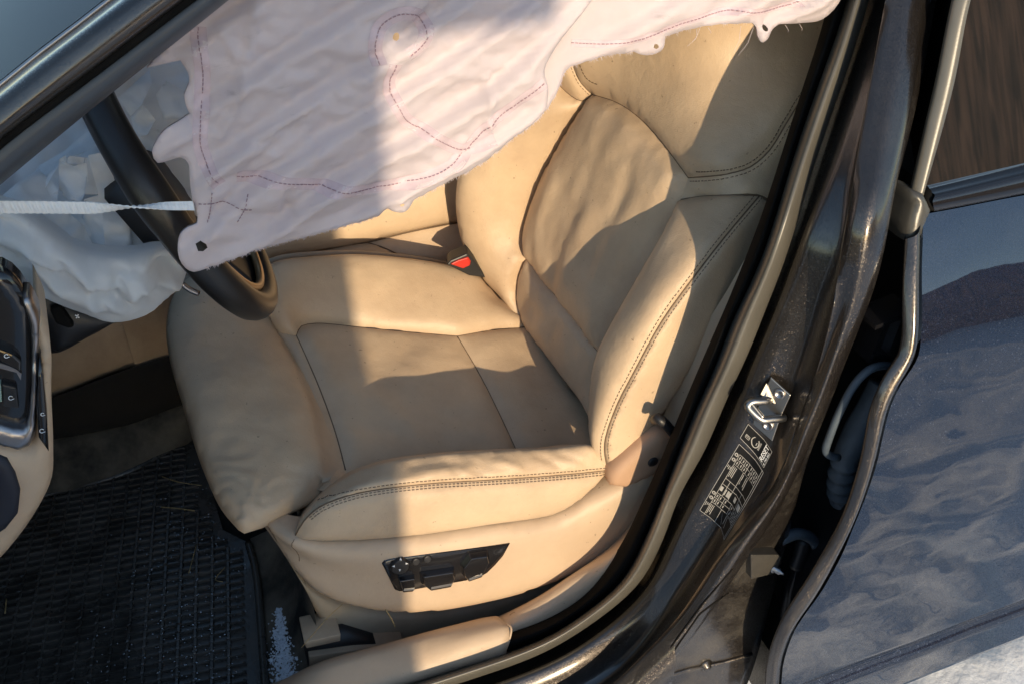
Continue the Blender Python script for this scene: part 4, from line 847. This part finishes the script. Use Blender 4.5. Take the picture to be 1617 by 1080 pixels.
# loose folds of cloth lying over one another, each a flat lap with its own tilt
for i, q in enumerate(([(40, 292, .50), (62, 262, .53), (100, 240, .53), (152, 196, .56), (160, 232, .51), (98, 252, .49), (70, 300, .47)], [(93, 252, .47), (116, 262, .445), (137, 257, .475), (139, 300, .47), (128, 318, .45), (108, 316, .47), (93, 300, .49)],
      [(93, 252, .469), (104, 246, .455), (137, 250, .47), (137, 258, .474), (116, 263, .444)], [(139, 246, .49), (166, 240, .47), (186, 300, .485), (206, 332, .475), (204, 402, .44), (168, 407, .43), (160, 330, .47)], [(139, 246, .489), (161, 330, .469), (168, 406, .432), (140, 400, .47), (130, 352, .48), (134, 300, .46)],
      [(-20, 330, .43), (24, 292, .46), (62, 268, .50), (92, 300, .47), (88, 332, .45), (40, 342, .41)], [(62, 340, .42), (100, 330, .46), (132, 356, .455), (152, 398, .42), (118, 397, .41), (80, 366, .41)], [(212, 352, .50), (234, 362, .47), (252, 392, .46), (224, 404, .44), (206, 392, .48)],
      [(186, 156, .57), (236, 110, .60), (240, 132, .57), (224, 166, .545), (206, 184, .56)], [(206, 186, .555), (226, 166, .54), (246, 190, .55), (232, 214, .52), (214, 216, .55)], [(246, 150, .56), (262, 128, .54), (300, 150, .56), (300, 186, .53), (258, 190, .55)], [(214, 217, .54), (250, 204, .56), (262, 228, .53), (232, 246, .55)])):
    R0 = [np.array(P(*v)) for v in q]; R0.append(R0[0]); ring_ = np.concatenate([a_+(b_-a_)*np.linspace(0, 1, 8)[:, None] for a_, b_ in zip(R0[:-1], R0[1:])]); rf_ = random.Random(i); fd = np.array([rf_.gauss(0, 1), 0, rf_.gauss(0, 1)]); fd /= np.linalg.norm(fd)
    panel('airbag_fold', [ring_], M['nylon'], abag, puff=.002, r=.02, step=.0045, fadew=.005, disp=lambda p, d: .007*(abs(((fd@p)*34+noise.noise(Vector(p*14))*.8) % 1.*2-1)-.5)+.008*crumple(p, 11, i*1.3, .5))
# white strap from the door side to the curtain corner
strapT = thing('tether_strap', 'white ribbed tether strap stretched across the driver airbag to the curtain corner', 'strap', P(100, 327, .25))
pth = cr([(-60, 327, .236), (60, 327.5, .242), (150, 328.5, .249), (222, 327, .255), (262, 326, .259), (306, 325.5, .263)], .0016); V = []; n_ = len(pth)
for i, p in enumerate(pth):
    t = i/(n_-1); hw = np.interp(t, [0, .5, .72, .8, .9, 1], [.0078, .0072, .0048, .0036, .0044, .0048]); th = np.interp(t, [0, .55, .76, .9, 1], [.25, .15, 1.35, 2.6, 2.75])
    up = np.array([0, -.5*math.sin(th)*1.2, 1.]); up = np.array([0, -math.sin(th), math.cos(th)]); nn = np.array([0, -math.cos(th), -math.sin(th)]); h = .0009+(.0010 if (i//2) % 2 else 0)
    V += [p+up*hw+nn*h*.5, p+nn*h, p-up*hw+nn*h*.5, p-up*hw-nn*h*.5, p-nn*h, p+up*hw-nn*h*.5]
obj('strap_band', V, [(i*6+s, i*6+(s+1) % 6, (i+1)*6+(s+1) % 6, (i+1)*6+s) for i in range(n_-1) for s in range(6)], M['webbing'], strapT, smooth=False)

# ---------------------------------------------------------------- curtain airbag hanging from the roof rail
curt = thing('curtain_airbag', 'pale pink curtain airbag hanging emptied across the door opening with stitched seams', 'airbag', (.35, .28, 1.1))
CK = []
for pts in ([(398, -10), (392, 70), (370, 165), (347, 213)], [(340, 290), (372, 278), (420, 236), (470, 200)], [(765, 120), (766, 160), (768, 196)], [(300, 40), (345, 45), (372, 90)], [(680, 0), (640, 60), (560, 120), (470, 185), (410, 222)], [(455, 300), (450, 325), (460, 340)]):
    CK.append(rs(C_(pts, .275), 24))
CK = [c for c in CK]
CA_ = np.array([0, -1, .1]); CA_ /= np.linalg.norm(CA_); CK = [c-np.outer(c@CA_, CA_) for c in CK]
def folds(p, d):
    pf = p-CA_*(p@CA_)
    s = -p[0]*.50+p[2]*.866; t = p[0]*.866+p[2]*.5
    w = noise.noise(Vector((s*9, t*4, 1.)))*1.5
    a = .55+.6*noise.noise(Vector((s*5, t*3.5, 7.))); ph = math.pi*s/.052+w
    fp = (ph/math.pi) % 1.; h = .042*max(.45, a)*((fp/.80 if fp < .80 else (1-fp)/.20)-.5)
    h += .006*noise.noise(Vector(p*12))+.010*crumple(p, 11, 2)+.003*crumple(p, 40, 4)+.0009*noise.noise(Vector(p*75))
    for i, c in enumerate(CK):
        q = math.sqrt(((c-pf)**2).sum(1).min())
        if q < .03: h += (.0062 if i in (0, 2, 3) else -.0062)*math.exp(-(q/.0045)**2)
    return h
lTop = C_([(1030, -150, .272), (800, -158, .268), (640, -150, .265), (500, -120, .265)]); lA_ = C_([(500, -120, .265), (400, -52, .262), (300, 40, .268), (232, 108, .272)])
lE = [cr(q, .006) for q in ([(232, 108, .272), (262, 101, .272), (284, 96, .272)], [(284, 96, .272), (296, 114, .272), (299, 132, .272), (291, 150, .268), (294, 168, .27), (300, 181, .275)], [(300, 181, .275), (282, 193, .265), (260, 207, .26), (246, 226, .26), (240, 241, .262), (249, 258, .266), (267, 254, .27), (285, 249, .272), (297, 258, .272), (300, 290, .27), (304, 316, .268), (311, 338, .268), (311, 354, .268), (297, 360, .268), (285, 371, .268), (281, 390, .268), (283, 409, .268), (293, 424, .268), (306, 430, .268), (325, 425, .269)])]
lBt = cr([(325, 425, .269), (420, 391, .273), (520, 365, .278), (598, 342, .280)], .006); lTab = cr([(598, 342, .28), (612, 330, .28), (619, 334, .28), (638, 336, .28), (647, 328, .28), (653, 317, .28)], .004)
lB2 = cr([(653, 317, .28), (700, 291, .278), (760, 259, .274), (815, 216, .268), (850, 190, .264), (864, 170, .262)], .006); lF = cr([(864, 170, .262), (866, 140, .258), (860, 112, .256), (880, 72, .256), (925, 15, .26), (968, -50, .268), (1030, -150, .272)], .008)
def jag(c, amp, seed):
    r = random.Random(seed); c = c.copy()
    for i in range(1, len(c)-1): c[i] += np.array([r.uniform(-1, 1)*.4, 0, r.uniform(-1, 1)])*amp
    return c
hole = lambda x, y, a, b, k, n=9, rot=0: np.array([P(x+a*math.cos(2*math.pi*i/n+rot)*(1+.12*math.sin(i*2.3)), y+b*math.sin(2*math.pi*i/n+rot), k) for i in range(n)])
lB1j, lB2j = jag(lBt, .0011, 1), jag(lB2, .0011, 2)
cl_ = panel('airbag_cloth', [lTop, lA_, *lE, lB1j, lTab, lB2j, lF], M['pink'], curt, puff=.003, r=.02, step=.0048, disp=folds, fadew=.017, holes=[hole(318, 386, 9.5, 9, .266, 6, .3), hole(628, 62, 6, 7, .262), hole(634, 322, 3.5, 3.5, .278, 7)], out=np.array([0, -1, .1]), skirt=(0, .0012, 0))
rE = [cr([(1015, -150, .285), (955, -50, .29), (905, 20, .29), (858, 85, .288), (846, 125, .284), (848, 160, .278), (864, 174, .272)], .01), jag(cr([(864, 174, .272), (882, 142, .278), (893, 113, .28), (935, 95, .28), (1000, 82, .279)], .006), .0008, 3), cr([(1000, 82, .279), (1013, 87, .279), (1031, 87, .278), (1047, 78, .278), (1051, 58, .277)], .004), jag(cr([(1051, 58, .277), (1080, 49, .276), (1130, 40, .274), (1188, 37, .271)], .006), .0006, 4),
      cr([(1188, 37, .271), (1195, 44, .27), (1198, 60, .27), (1204, 68, .27), (1212, 63, .27), (1220, 47, .27), (1230, 39, .27)], .003), cr([(1230, 39, .27), (1265, 37, .268), (1299, 31, .268), (1325, 5, .268), (1345, -50, .27), (1372, -130, .275)], .008), cr([(1372, -130, .275), (1200, -145, .278), (1015, -150, .285)], .02)]
def folds2(p, d): return folds(p, d)*.55+.003*math.sin(p[0]*38+p[2]*30)
cr_ = panel('airbag_cloth', rE, M['pink'], curt, puff=.003, r=.02, step=.0062, disp=folds2, fadew=.017, holes=[hole(1208, 45, 3.6, 4.6, .27), hole(1036, 74, 4, 4, .277)], out=np.array([0, -1, .1]), skirt=(0, .0012, 0))
bvc = bvh_of([cl_]); bvc2 = bvh_of([cr_]); CO = np.array([0, -1, .1])
def ribbon(name, pts, bvh, w, lift, m, k=.275, parent=curt):
    c = cr([(x, y, k) for x, y in pts], .003); V = []; n_ = len(c)
    T = np.gradient(c, axis=0); 
    for i in range(n_):
        t = T[i]/np.linalg.norm(T[i]); s = np.cross(CO, t); s /= np.linalg.norm(s)
        for q in (-1, -.33, .33, 1):
            h_ = bvh.ray_cast(Vector(c[i]+s*w*q+CO*.08), Vector(-CO), .2)[0]; V.append(np.array(h_)+CO*lift if h_ is not None else snap(bvh, c[i]+s*w*q, lift, CO)[0])
    return obj(name, V, [(i*4+j, i*4+j+1, (i+1)*4+j+1, (i+1)*4+j) for i in range(n_-1) for j in range(3)], m, parent)
SEAMS = [([(312, 40), (314, 75), (319, 110), (318, 165), (315, 222), (328, 262), (346, 291)], bvc), ([(374, 280), (430, 281), (470, 286), (522, 297), (600, 298), (662, 286), (716, 258), (762, 200), (806, 160), (850, 124)], bvc), ([(594, 98), (588, 66), (598, 36), (624, 18), (654, 21), (668, 42), (661, 64), (638, 83)], bvc),
         ([(619, 96), (613, 133), (629, 173), (642, 190), (682, 213), (728, 235), (778, 216)], bvc), ([(905, 70), (955, 72), (1010, 62), (1080, 35), (1140, 20), (1200, 17), (1262, 3)], bvc2)]
for i, (q, b) in enumerate(SEAMS):
    if i != 4 or True: ribbon('seam_tape', q, b, .0075 if i < 4 else .004, .0005, M['tape'])
    obj('seam_stitching', *stitch_mesh(cr([(x, y, .275) for x, y in q], .004), b, 0, lift=.0011, L=.003, gap=.0016, w=.00045, out=CO), M['thread'], curt, kind='stuff')
for q in ([(313, 317), (350, 320), (398, 325)], [(333, 300), (331, 325), (327, 352)], [(391, 304), (381, 330), (371, 347)]):
    obj('seam_stitching', *stitch_mesh(cr([(x, y, .275) for x, y in q], .004), bvc, 0, lift=.0010, L=.0028, gap=.0014, w=.00042, out=CO), M['thread'], curt, kind='stuff')
# frayed fibres along the cut edge
parts = []; rnd = random.Random(5)
def fray(c, n, L):
    for _ in range(n):
        i = rnd.randrange(len(c)-1); p = c[i]+(c[i+1]-c[i])*rnd.random(); d = np.array([rnd.gauss(0, .55), rnd.gauss(-.1, .3), -1]); d /= np.linalg.norm(d); l = L*rnd.uniform(.4, 1.2); q = np.array([rnd.gauss(0, .35), rnd.gauss(0, .3), .1])
        parts.append(tube_mesh([p-d*.002, p+d*l*.5+q*l*.2, p+d*l+q*l*.5], [.00022, .0002, .00012], 3, False))
fray(lB1j, 260, .0026); fray(lB2j, 220, .0034); fray(rE[1], 90, .0036); fray(rE[3], 20, .004)
for x, y, x2, y2 in [(1105, 46, 1085, 74), (1100, 47, 1094, 66), (1170, 42, 1158, 84), (1190, 44, 1166, 88), (1240, 40, 1244, 52), (1118, 44, 1121, 54), (1262, 38, 1266, 50)]:
    a, b = P(x, y, .275), P(x2, y2, .285); parts.append(tube_mesh([a, (a+b)/2+np.array([.003, 0, -.002]), b], [.0003, .00025, .00015], 4, False))
obj('frayed_threads', *merge(parts), M['hair'], curt, kind='stuff')

# ---------------------------------------------------------------- dashboard end, column shroud
dash = thing('dashboard', 'beige and gloss black dashboard end with silver light switch at the left edge', 'dashboard', (-.25, .3, .6))
DO = np.array([.3, -.9, .4])
dp = panel('side_panel', [C_([(60, 506), (74, 535), (80, 550), (81, 620), (84, 700), (82, 752), (66, 790), (30, 845), (-10, 890), (-60, 930)], .235), C_([(-60, 930), (-60, 700)], .235), C_([(-60, 700), (0, 692), (40, 700), (54, 690), (58, 640), (60, 570), (60, 506)], .235)], M['trim'], dash, puff=.016, r=.03, step=.008, out=DO, skirt=(-.01, .12, .0))
bvd = bvh_of([dp]); DS = lambda x, y, off=0: snap(bvd, P(x, y, .225), off, DO)[0]
panel('opening', [np.array([DS(x, y, .006) for x, y in [(-20, 712), (10, 722), (24, 738), (32, 765), (26, 798), (8, 822), (-20, 842), (-20, 712)]])], M['navy'], dash, puff=.004, r=.02, step=.008, out=DO, skirt=(0, .01, 0))
panel('switch_strip', [np.array([P(x, y, .212) for x, y in [(62, 566), (68, 600), (73, 650), (77, 712), (61, 690), (58, 640), (60, 600), (62, 566)]])], M['gloss'], dash, puff=.001, r=.004, step=.006, out=DO, skirt=(0, .02, 0))
fr = panel('fascia_frame', [C_([(44, 470), (60, 500), (60, 560), (58, 640), (54, 690), (46, 703), (28, 708), (-10, 698), (-60, 690)], .222), C_([(-60, 690), (-60, 655), (0, 668), (36, 676), (47, 640), (50, 560), (47, 510), (36, 470), (44, 470)], .222)], M['silver'], dash, puff=.007, r=.008, step=.005, out=DO, skirt=(0, .03, 0))
gp = panel('light_panel', [C_([(-60, 440), (0, 430), (40, 468), (50, 540), (50, 620), (42, 672), (34, 679), (0, 672), (-60, 660), (-60, 440)], .232)], M['gloss'], dash, puff=.003, r=.02, step=.008, out=DO, skirt=(0, .03, 0))
sw1 = obj('light_switch', *prism_mesh(np.array([P(x, y, .222) for x, y in [(-40, 568), (0, 573), (22, 580), (34, 590), (33, 600), (26, 588), (0, 581), (-40, 576)]]), (0, .012, 0)), M['silver'], dash, smooth=False); solid_fix(sw1)
sw2 = obj('light_switch', *prism_mesh(np.array([P(x, y, .219) for x, y in [(-40, 546), (0, 552), (20, 560), (33, 572), (33, 588), (0, 572), (-40, 566)]]), (0, .012, 0)), M['gloss'], dash, smooth=False); solid_fix(sw2); bevel(sw2, .002)
sw3 = obj('light_switch', *prism_mesh(np.array([P(x, y, .222) for x, y in [(2, 606), (26, 612), (30, 645), (4, 642)]]), (0, .012, 0)), M['blackp'], dash, smooth=False); solid_fix(sw3); bevel(sw3, .002)
sw4 = obj('indicator_edge', *prism_mesh(np.array([P(x, y, .221) for x, y in [(-20, 604), (1, 606), (3, 634), (-20, 632)]]), (0, .012, 0)), mat('pale_green_plastic', (.25, .33, .26), .3), dash, smooth=False); solid_fix(sw4)
ic = []
def icon(x, y, r, k=.2175):
    c = [P(x+r*math.cos(a), y-r*.9*math.sin(a), k) for a in np.linspace(.6, 5.6, 9)]; obj('icon_print', *tube_mesh(c+[P(x+r*1.6, y+r*.3, k)], .0005, 4), M['white'], dash)
icon(17, 628, 3.5, .2205); icon(10, 562, 3.2); icon(67, 654, 2.6, .2105); icon(66, 680, 3.4, .2105)
obj('dash_body', *box_mesh((-.42, .8, .84), (.14, 0, -.03), (0, .55, 0), (.0, 0, .12), .15), M['blackp'], dash)
shroud = thing('column_shroud', 'dark plastic steering column shroud below the white driver airbag', 'column shroud', (-.15, .5, .7))
sh_ = panel('lower_cover', [C_([(-60, 400), (0, 415), (80, 455), (170, 490), (190, 500), (166, 518), (140, 532), (82, 558), (70, 520), (40, 500), (-60, 520), (-60, 400)], .46)], M['blackp'], shroud, puff=.02, r=.05, step=.01, out=DO, skirt=(-.05, .1, 0), disp=lambda p, d: .004*noise.noise(Vector(p*20)))
lever = obj('release_lever', *prism_mesh(np.array([P(x, y, .432) for x, y in [(78, 490), (96, 484), (118, 517), (108, 520), (88, 512)]]), (0, .012, 0)), M['rubber'], shroud, smooth=False); solid_fix(lever); bevel(lever, .003)
obj('star_print', *merge([box_mesh(P(122, 500, .425), (.003*math.cos(a), 0, .003*math.sin(a)), (0, .0004, 0), (-.0007*math.sin(a), 0, .0007*math.cos(a))) for a in (.9, 2.2)]), M['white'], shroud, smooth=False)

# ---------------------------------------------------------------- floor, tunnel, console, mat
fl_ = obj('floor', *box_mesh((.35, .92, .215), (1.0, 0, 0), (0, .76, 0), (0, 0, .012)), M['carpet'], None, smooth=False, kind='structure')
tun = thing('tunnel_trim', 'beige tunnel side panel above black footwell carpet in front of the seat', 'trim panel', (-.1, .9, .3))
u1 = C_([(-80, 560, .98), (60, 545, .97), (170, 500, .96), (330, 410, .95)]); u2 = C_([(-80, 668, .955), (85, 628, .945), (160, 597, .94), (230, 578, .935), (345, 558, .93)])
u3 = C_([(-80, 710, .94), (90, 690, .935), (170, 665, .93), (345, 610, .925)]); u4 = C_([(-80, 770, .88), (80, 745, .88), (200, 715, .88), (345, 660, .88)])
u5 = [P(x, y, ('z', .232)) for x, y in [(-80, 815), (60, 792), (200, 752), (300, 700), (360, 650)]]
TO = np.array([-.2, -.8, .5])
panel('side_panel', [np.concatenate([u1, [u1[-1]+np.array([.05, 0, -.12])], u2[::-1], [u1[0]]])], M['trim2'], tun, puff=.012, r=.06, step=.015, out=TO, skirt=(0, .05, 0))
kb = C_([(-80, 668, .93), (85, 626, .922), (160, 598, .918), (225, 574, .914), (290, 556, .912), (380, 540, .912)])
kc = C_([(380, 620, .905), (290, 640, .905), (200, 672, .905), (110, 690, .905), (-80, 720, .905)])
panel('black_carpet', [kb, kc], mat('dark_tunnel_carpet', (.010, .009, .008), .95, bump=.9, scale=700, col2=(.016, .014, .012), vscale=9), tun, puff=.012, r=.04, step=.014, out=TO, disp=lambda p, d: .005*noise.noise(Vector(p*14)))
kd = cr([P(x, y, ('z', .236)) for x, y in [(380, 655), (300, 702), (200, 752), (60, 792), (-80, 812)]], .02, raw=True)
panel('dusty_carpet', [C_([(-80, 716, .907), (110, 686, .907), (200, 668, .907), (290, 636, .907), (380, 616, .907)]), kd], M['carpetd'], tun, puff=.02, r=.06, step=.014, out=TO, disp=lambda p, d: .006*noise.noise(Vector(p*14)))
matT = thing('floor_mat', 'black rubber floor mat moulded with a wet grid of ribs in the footwell', 'floor mat', (-.2, .55, .235))
mp = [(-60, 815), (60, 784), (200, 746), (262, 714), (308, 684), (352, 836), (392, 856), (404, 905), (420, 1105), (-60, 1105)]
ZM = .244
mb = np.array([P(x, y, ('z', ZM)) for x, y in mp]); solid_fix(obj('mat_base', *prism_mesh(mb, (0, 0, -.01)), M['mat'], matT, smooth=False))
lipc = cr([P(x, y, ('z', ZM+.004)) for x, y in mp[:5]], .01, raw=True); tube('mat_rim', lipc, .006, M['mat'], matT, 8)
lipc = cr([P(x, y, ('z', ZM+.004)) for x, y in mp[6:9]], .01, raw=True); tube('mat_rim', lipc, .006, M['mat'], matT, 8)
parts = []; pxy = mb[:, :2]; ca, sa = math.cos(-.10), math.sin(-.10); ax_ = np.array([ca, sa, 0]); ay_ = np.array([-sa, ca, 0]); rr = random.Random(2)
for i in range(-40, 60):
    for j in range(0, 75):
        c = np.array([-.1, .2, ZM])+ax_*(i*.0262)+ay_*(j*.0168)
        if not inpoly(np.array([[c[0], c[1]], [c[0]+.02, c[1]+.012]]), pxy).all(): continue
        h = .0034+rr.uniform(-.0006, .0006)
        parts.append(box_mesh(c+np.array([0, 0, h]), ax_*.0128, ay_*.0024, (0, 0, h), .35)); parts.append(box_mesh(c-ax_*.0131+ay_*.0084+np.array([0, 0, h*.97]), ax_*.0027, ay_*.0084, (0, 0, h*.97), .3))
obj('mat_ribs', *merge(parts), M['mat'], matT, smooth=False, kind='stuff')
dr = []; rr = random.Random(8)
while len(dr) < 420:
    x, y = rr.gauss(300, 75), rr.uniform(720, 1078); q = P(x, y, ('z', ZM+.0065))
    if not inpoly(q[None, :2], pxy)[0] or x > 398: continue
    r = rr.uniform(.0005, .0013); dr.append(box_mesh(q+np.array([0, 0, r*.4]), (r*rr.uniform(1, 2.2), 0, 0), (0, r, 0), (0, 0, r*.6), .45))
obj('meltwater_drops', *merge(dr), M['drop'], matT, kind='stuff')
# dark plastic kick strip between mat and sill, with snow on it
ks = [C_([(395, 850, ('z', .236)), (408, 920, ('z', .236)), (425, 1110, ('z', .236))]), C_([(420, 838, ('z', .26)), (440, 920, ('z', .255)), (450, 1105, ('z', .25))]), C_([(440, 845, .30), (490, 940, .30), (500, 1010, .28), (480, 1100, .25)])]
obj_k = loft('floor_edge', ks, M['carpetd'], None, n=30, across=5); obj_k['kind'] = 'structure'
bvk = bvh_of([obj_k]); snowT = thing('snow_patch', 'small patch of crusted snow on the dark floor edge by the seat rail', 'snow', P(445, 1025, ('z', .25)))
parts = []; rnd = random.Random(9)
for _ in range(1500):
    t = rnd.random()**.7; y = 960+t*130; x = 441+(y-960)*.11+rnd.gauss(0, 3+12*t)*(1 if rnd.random() < .75 else 1.9)
    c, no = snap(bvk, P(x, y, ('z', .25)), 0, np.array([0, -.2, 1])); r = rnd.uniform(.0005, .0017)*(1 if rnd.random() < .93 else 1.8); a = rnd.random()*6.28; b = rnd.random()*6.28
    e1 = np.array([math.cos(a), math.sin(a), rnd.gauss(0, .4)])*r; e2 = np.array([-math.sin(a), math.cos(a), rnd.gauss(0, .4)])*r*.8
    parts.append(box_mesh(c+no*r*.5, e1, e2, no*r*.7, .5))
obj('snow_grains', *merge(parts), M['ice'], snowT, kind='stuff')
twd = bvh_of([fl_]);
def twig(name, pts, r, lab, z=ZM+.008):
    o = tube(name, cr([P(x, y, ('z', z)) for x, y in pts], .006, raw=True), r, M['twig'], None, 6); return tag(o, lab, 'straw')
twig('straw', [(254, 800), (278, 802), (308, 806)], .0013, 'longest pale straw lying flat on the black mat in front of the seat'); twig('straw', [(256, 752), (280, 760), (318, 766)], .0010, 'thin straw at the upper edge of the mat near the seat front')
twig('straw', [(310, 860), (302, 890), (298, 905)], .0008, 'thin curved stalk on the middle of the black mat'); twig('straw', [(355, 895), (340, 915), (352, 918)], .0008, 'short bent stalk on the mat near the floor edge'); twig('straw', [(10, 945), (8, 968)], .0012, 'short straw at the left end of the black mat')
w3 = cr([(541, 953, .255), (520, 972, .25), (495, 1000, .25), (476, 1022, .25)], .01); tag(tube('wire', w3, .0006, M['twig'], None, 5), 'thin wire hanging from the seat valance to the seat rail', 'wire')
tag(tube('straw', cr([(609, 962, .25), (618, 976, .252), (624, 989, .25)], .006), .001, M['twig'], None, 5), 'short brown straw hanging below the seat valance', 'straw')
# centre console beyond the seat
con = thing('centre_console', 'beige leather centre console behind the seat cushion below the curtain airbag', 'console', (.35, .95, .4))
o1 = C_([(330, 250, .93), (500, 200, .93), (800, 150, .93), (880, 200, .93)]); o2 = C_([(880, 200, .93), (880, 345, .90), (722, 352, .90), (650, 366, .90), (580, 383, .90), (500, 397, .90), (420, 413, .90), (330, 430, .90)])
panel('armrest', [o1, o2, C_([(330, 430, .90), (330, 250, .93)])], M['leather'], con, puff=.02, r=.05, step=.015, skirt=(0, .2, 0))
q1_ = C_([(330, 430, .90), (420, 413, .90), (500, 397, .90), (580, 383, .90), (608, 392, .89), (640, 408, .875)]); panel('console_side', [q1_, C_([(640, 408, .875), (640, 425, .86), (560, 412, .86), (480, 415, .86), (330, 450, .86), (330, 430, .90)])], M['leather'], con, puff=.004, r=.02)
panel('console_side', [C_([(580, 383, .90), (650, 366, .90), (722, 352, .90), (880, 345, .90)]), C_([(880, 345, .90), (880, 450, .86), (722, 424, .862), (690, 418, .865), (640, 409, .872), (608, 393, .888), (580, 383, .90)])], M['leather'], con, puff=.004, r=.02)
tube('console_gap', C_([(330, 455, .845), (412, 421, .85), (440, 409, .85), (500, 402, .85), (560, 401, .85), (620, 405, .85), (690, 415, .85), (740, 426, .85)]), .006, M['skirt'], con, 8)
for c in (C_([(330, 430, .898), (420, 413, .898), (500, 397, .898), (580, 383, .898), (650, 366, .898), (722, 352, .898)]), C_([(580, 383, .898), (608, 392, .888), (640, 408, .872)])): tube('seam', c+np.array([0, -.001, 0]), .0012, M['seam'], con, 6)
obj('console_core', *box_mesh((.35, 1.05, .42), (.5, 0, 0), (0, .13, 0), (0, 0, .17)), M['trim2'], con, smooth=False)

pseat = thing('passenger_seat', 'cream leather passenger seat beyond the centre console', 'car seat', (.35, 1.40, .27))
def cush(name, c, h, rot):
    bm = bmesh.new(); bmesh.ops.create_cube(bm, size=2); bmesh.ops.scale(bm, vec=h, verts=bm.verts); bmesh.ops.bevel(bm, geom=bm.edges[:], offset=min(h)*.8, segments=4, affect='EDGES'); bmesh.ops.rotate(bm, cent=(0, 0, 0), matrix=Matrix.Rotation(rot, 3, 'Y'), verts=bm.verts)
    V = [np.array(v.co)+np.array(c) for v in bm.verts]; F = [tuple(v.index for v in f.verts) for f in bm.faces]; bm.free(); return obj(name, V, F, M['leather'], pseat)
cush('cushion', (.14, 1.40, .50), (.28, .25, .08), math.radians(9)); cush('backrest', (.55, 1.40, .82), (.08, .24, .36), math.radians(20)); cush('headrest', (.71, 1.40, 1.22), (.05, .13, .08), math.radians(15))

# ---------------------------------------------------------------- front door, swung wide open ahead of the opening
fdoor = thing('front_door', 'front door swung wide open with its beige and black inner trim', 'car door', (-.60, -.02, .25))
h0 = np.array([-.60, -.03, 0]); du = np.array([.30, -.954, 0]); dn = np.array([.954, .30, 0])
dpt = lambda s, z, w: h0+du*s+dn*w+np.array([0, 0, z])
loft('door_skin', [np.array([dpt(s, z, -.10+w) for s in np.linspace(0, 1.02, 12)]) for z, w in ((.22, .03), (.4, 0), (.65, -.015), (.85, 0), (1.0, .05))], M['paintr'], fdoor, n=12, across=3)
loft('inner_trim', [np.array([dpt(s, z, w) for s in np.linspace(.02, 1.0, 12)]) for z, w in ((.24, .0), (.5, .02), (.62, .05), (.66, .05), (.72, .02), (.78, .015))], M['trim'], fdoor, n=12, across=3)
loft('upper_trim', [np.array([dpt(s, z, w) for s in np.linspace(.02, 1.0, 12)]) for z, w in ((.78, .015), (.9, .01), (1.0, -.02))], M['blackp'], fdoor, n=12, across=3)
obj('door_edge', *prism_mesh(np.array([dpt(1.0, .24, 0), dpt(1.02, .24, -.08), dpt(1.03, .85, -.1), dpt(1.02, 1.0, -.05), dpt(1.0, 1.0, -.02), dpt(1.0, .66, .04)]), -du*.01), M['paint'], fdoor)
tube('window_frame', cr([dpt(.05, 1.0, -.05), dpt(.45, 1.28, -.03), dpt(.85, 1.36, -.02), dpt(1.0, 1.3, -.02), dpt(1.03, 1.0, -.04)], .03, raw=True), .018, M['rubber'], fdoor, 8)

# ---------------------------------------------------------------- outside: snow, board fence, and an added plank screen blocking sun behind the viewer
def gridc(lo, hi, c, n, w):
    t = np.linspace(-1, 1, n); s = np.sinh(t*w)/math.sinh(w); return np.where(s < 0, c+s*(c-lo), c+s*(hi-c))
gx, gyy = gridc(-80, 80, 1.3, 260, 6.), gridc(-80, 80, -.6, 260, 6.); V = []
for y in gyy:
    for x in gx:
        f = math.exp(-((x-1.3)**2+(y+.6)**2)/14); p = Vector((x, y, 0))
        h = -.07+f*(.030*noise.fractal(p*4.2, .8, 2., 4)+.017*(1-abs(noise.noise(p*12))*1.6)*max(0, noise.noise(p*3)+.35)+.004*noise.noise(p*34)); V.append((x, y, h))
obj('snow_ground', V, [(j*260+i, j*260+i+1, (j+1)*260+i+1, (j+1)*260+i) for j in range(259) for i in range(259)], M['snow'], None, kind='structure')
def plank_wall(t, a, b, z0, z1, w, lean=0.):
    a, b = np.array(a), np.array(b); d = b-a; L = np.linalg.norm(d[:2]); d = d/L; n_ = int(L/w); nn = np.array([d[1], -d[0], 0]); me = None
    for i in range(n_):
        c = a+d*(i+.5)*L/n_
        o = obj('plank', *box_mesh(c+np.array([lean*(z1-z0)/2, 0, (z0+z1)/2-c[2]]), d*(L/n_/2+.002), nn*.012*(1+.3*(i % 3)), np.array([lean*(z1-z0)/2, 0, (z1-z0)/2])), M['wood'], t, smooth=False)
sd = np.array(SUN)*-1
pn_ = np.cross(P(634, 900, .255)-P(598, 200, .27), sd); pn_ /= np.linalg.norm(pn_)
if pn_[0] < 0: pn_ = -pn_
e0 = P(598, 200, .27)+sd*3.4; lean = -pn_[2]/pn_[0]; ey = e0[1]; ex = e0[0]-lean*e0[2]        # right edge of the added plank screen
ro = P(735, 72, .275)+sd*((.275-ey)/sd[1]*-1 if False else (ey-.275)/sd[1]); re = P(872, 75, .27)+sd*((ey-.27)/sd[1])
sun_blocker = thing('plank_sun_blocker', 'added unseen plank screen with a roof slab, blocking sun behind the viewer', 'sun_blocker', (ex-.9, ey-.4, 0))  # added out of view, in place of the viewer's body casting the shadow edge
plank_wall(sun_blocker, (ex-1.12, ey, 0), (ex, ey, 0), -.1, ro[2]+.05, .16, lean)
obj('roof', *box_mesh((re[0]-.80, ey-.75, ro[2]+.06+.40), (.80, 0, 0), (0, .80, -.40), (0, .02, .05)), M['wood'], sun_blocker, smooth=False)  # added slab, placed to shade the top of the curtain airbag
fence = thing('board_fence', 'tall brown vertical board fence reflected in the rear window', 'fence', (5, -6.5, 0))
plank_wall(fence, (2.6, -7.9, 0), (7.2, -5.2, 0), -.1, 2.7, .17)
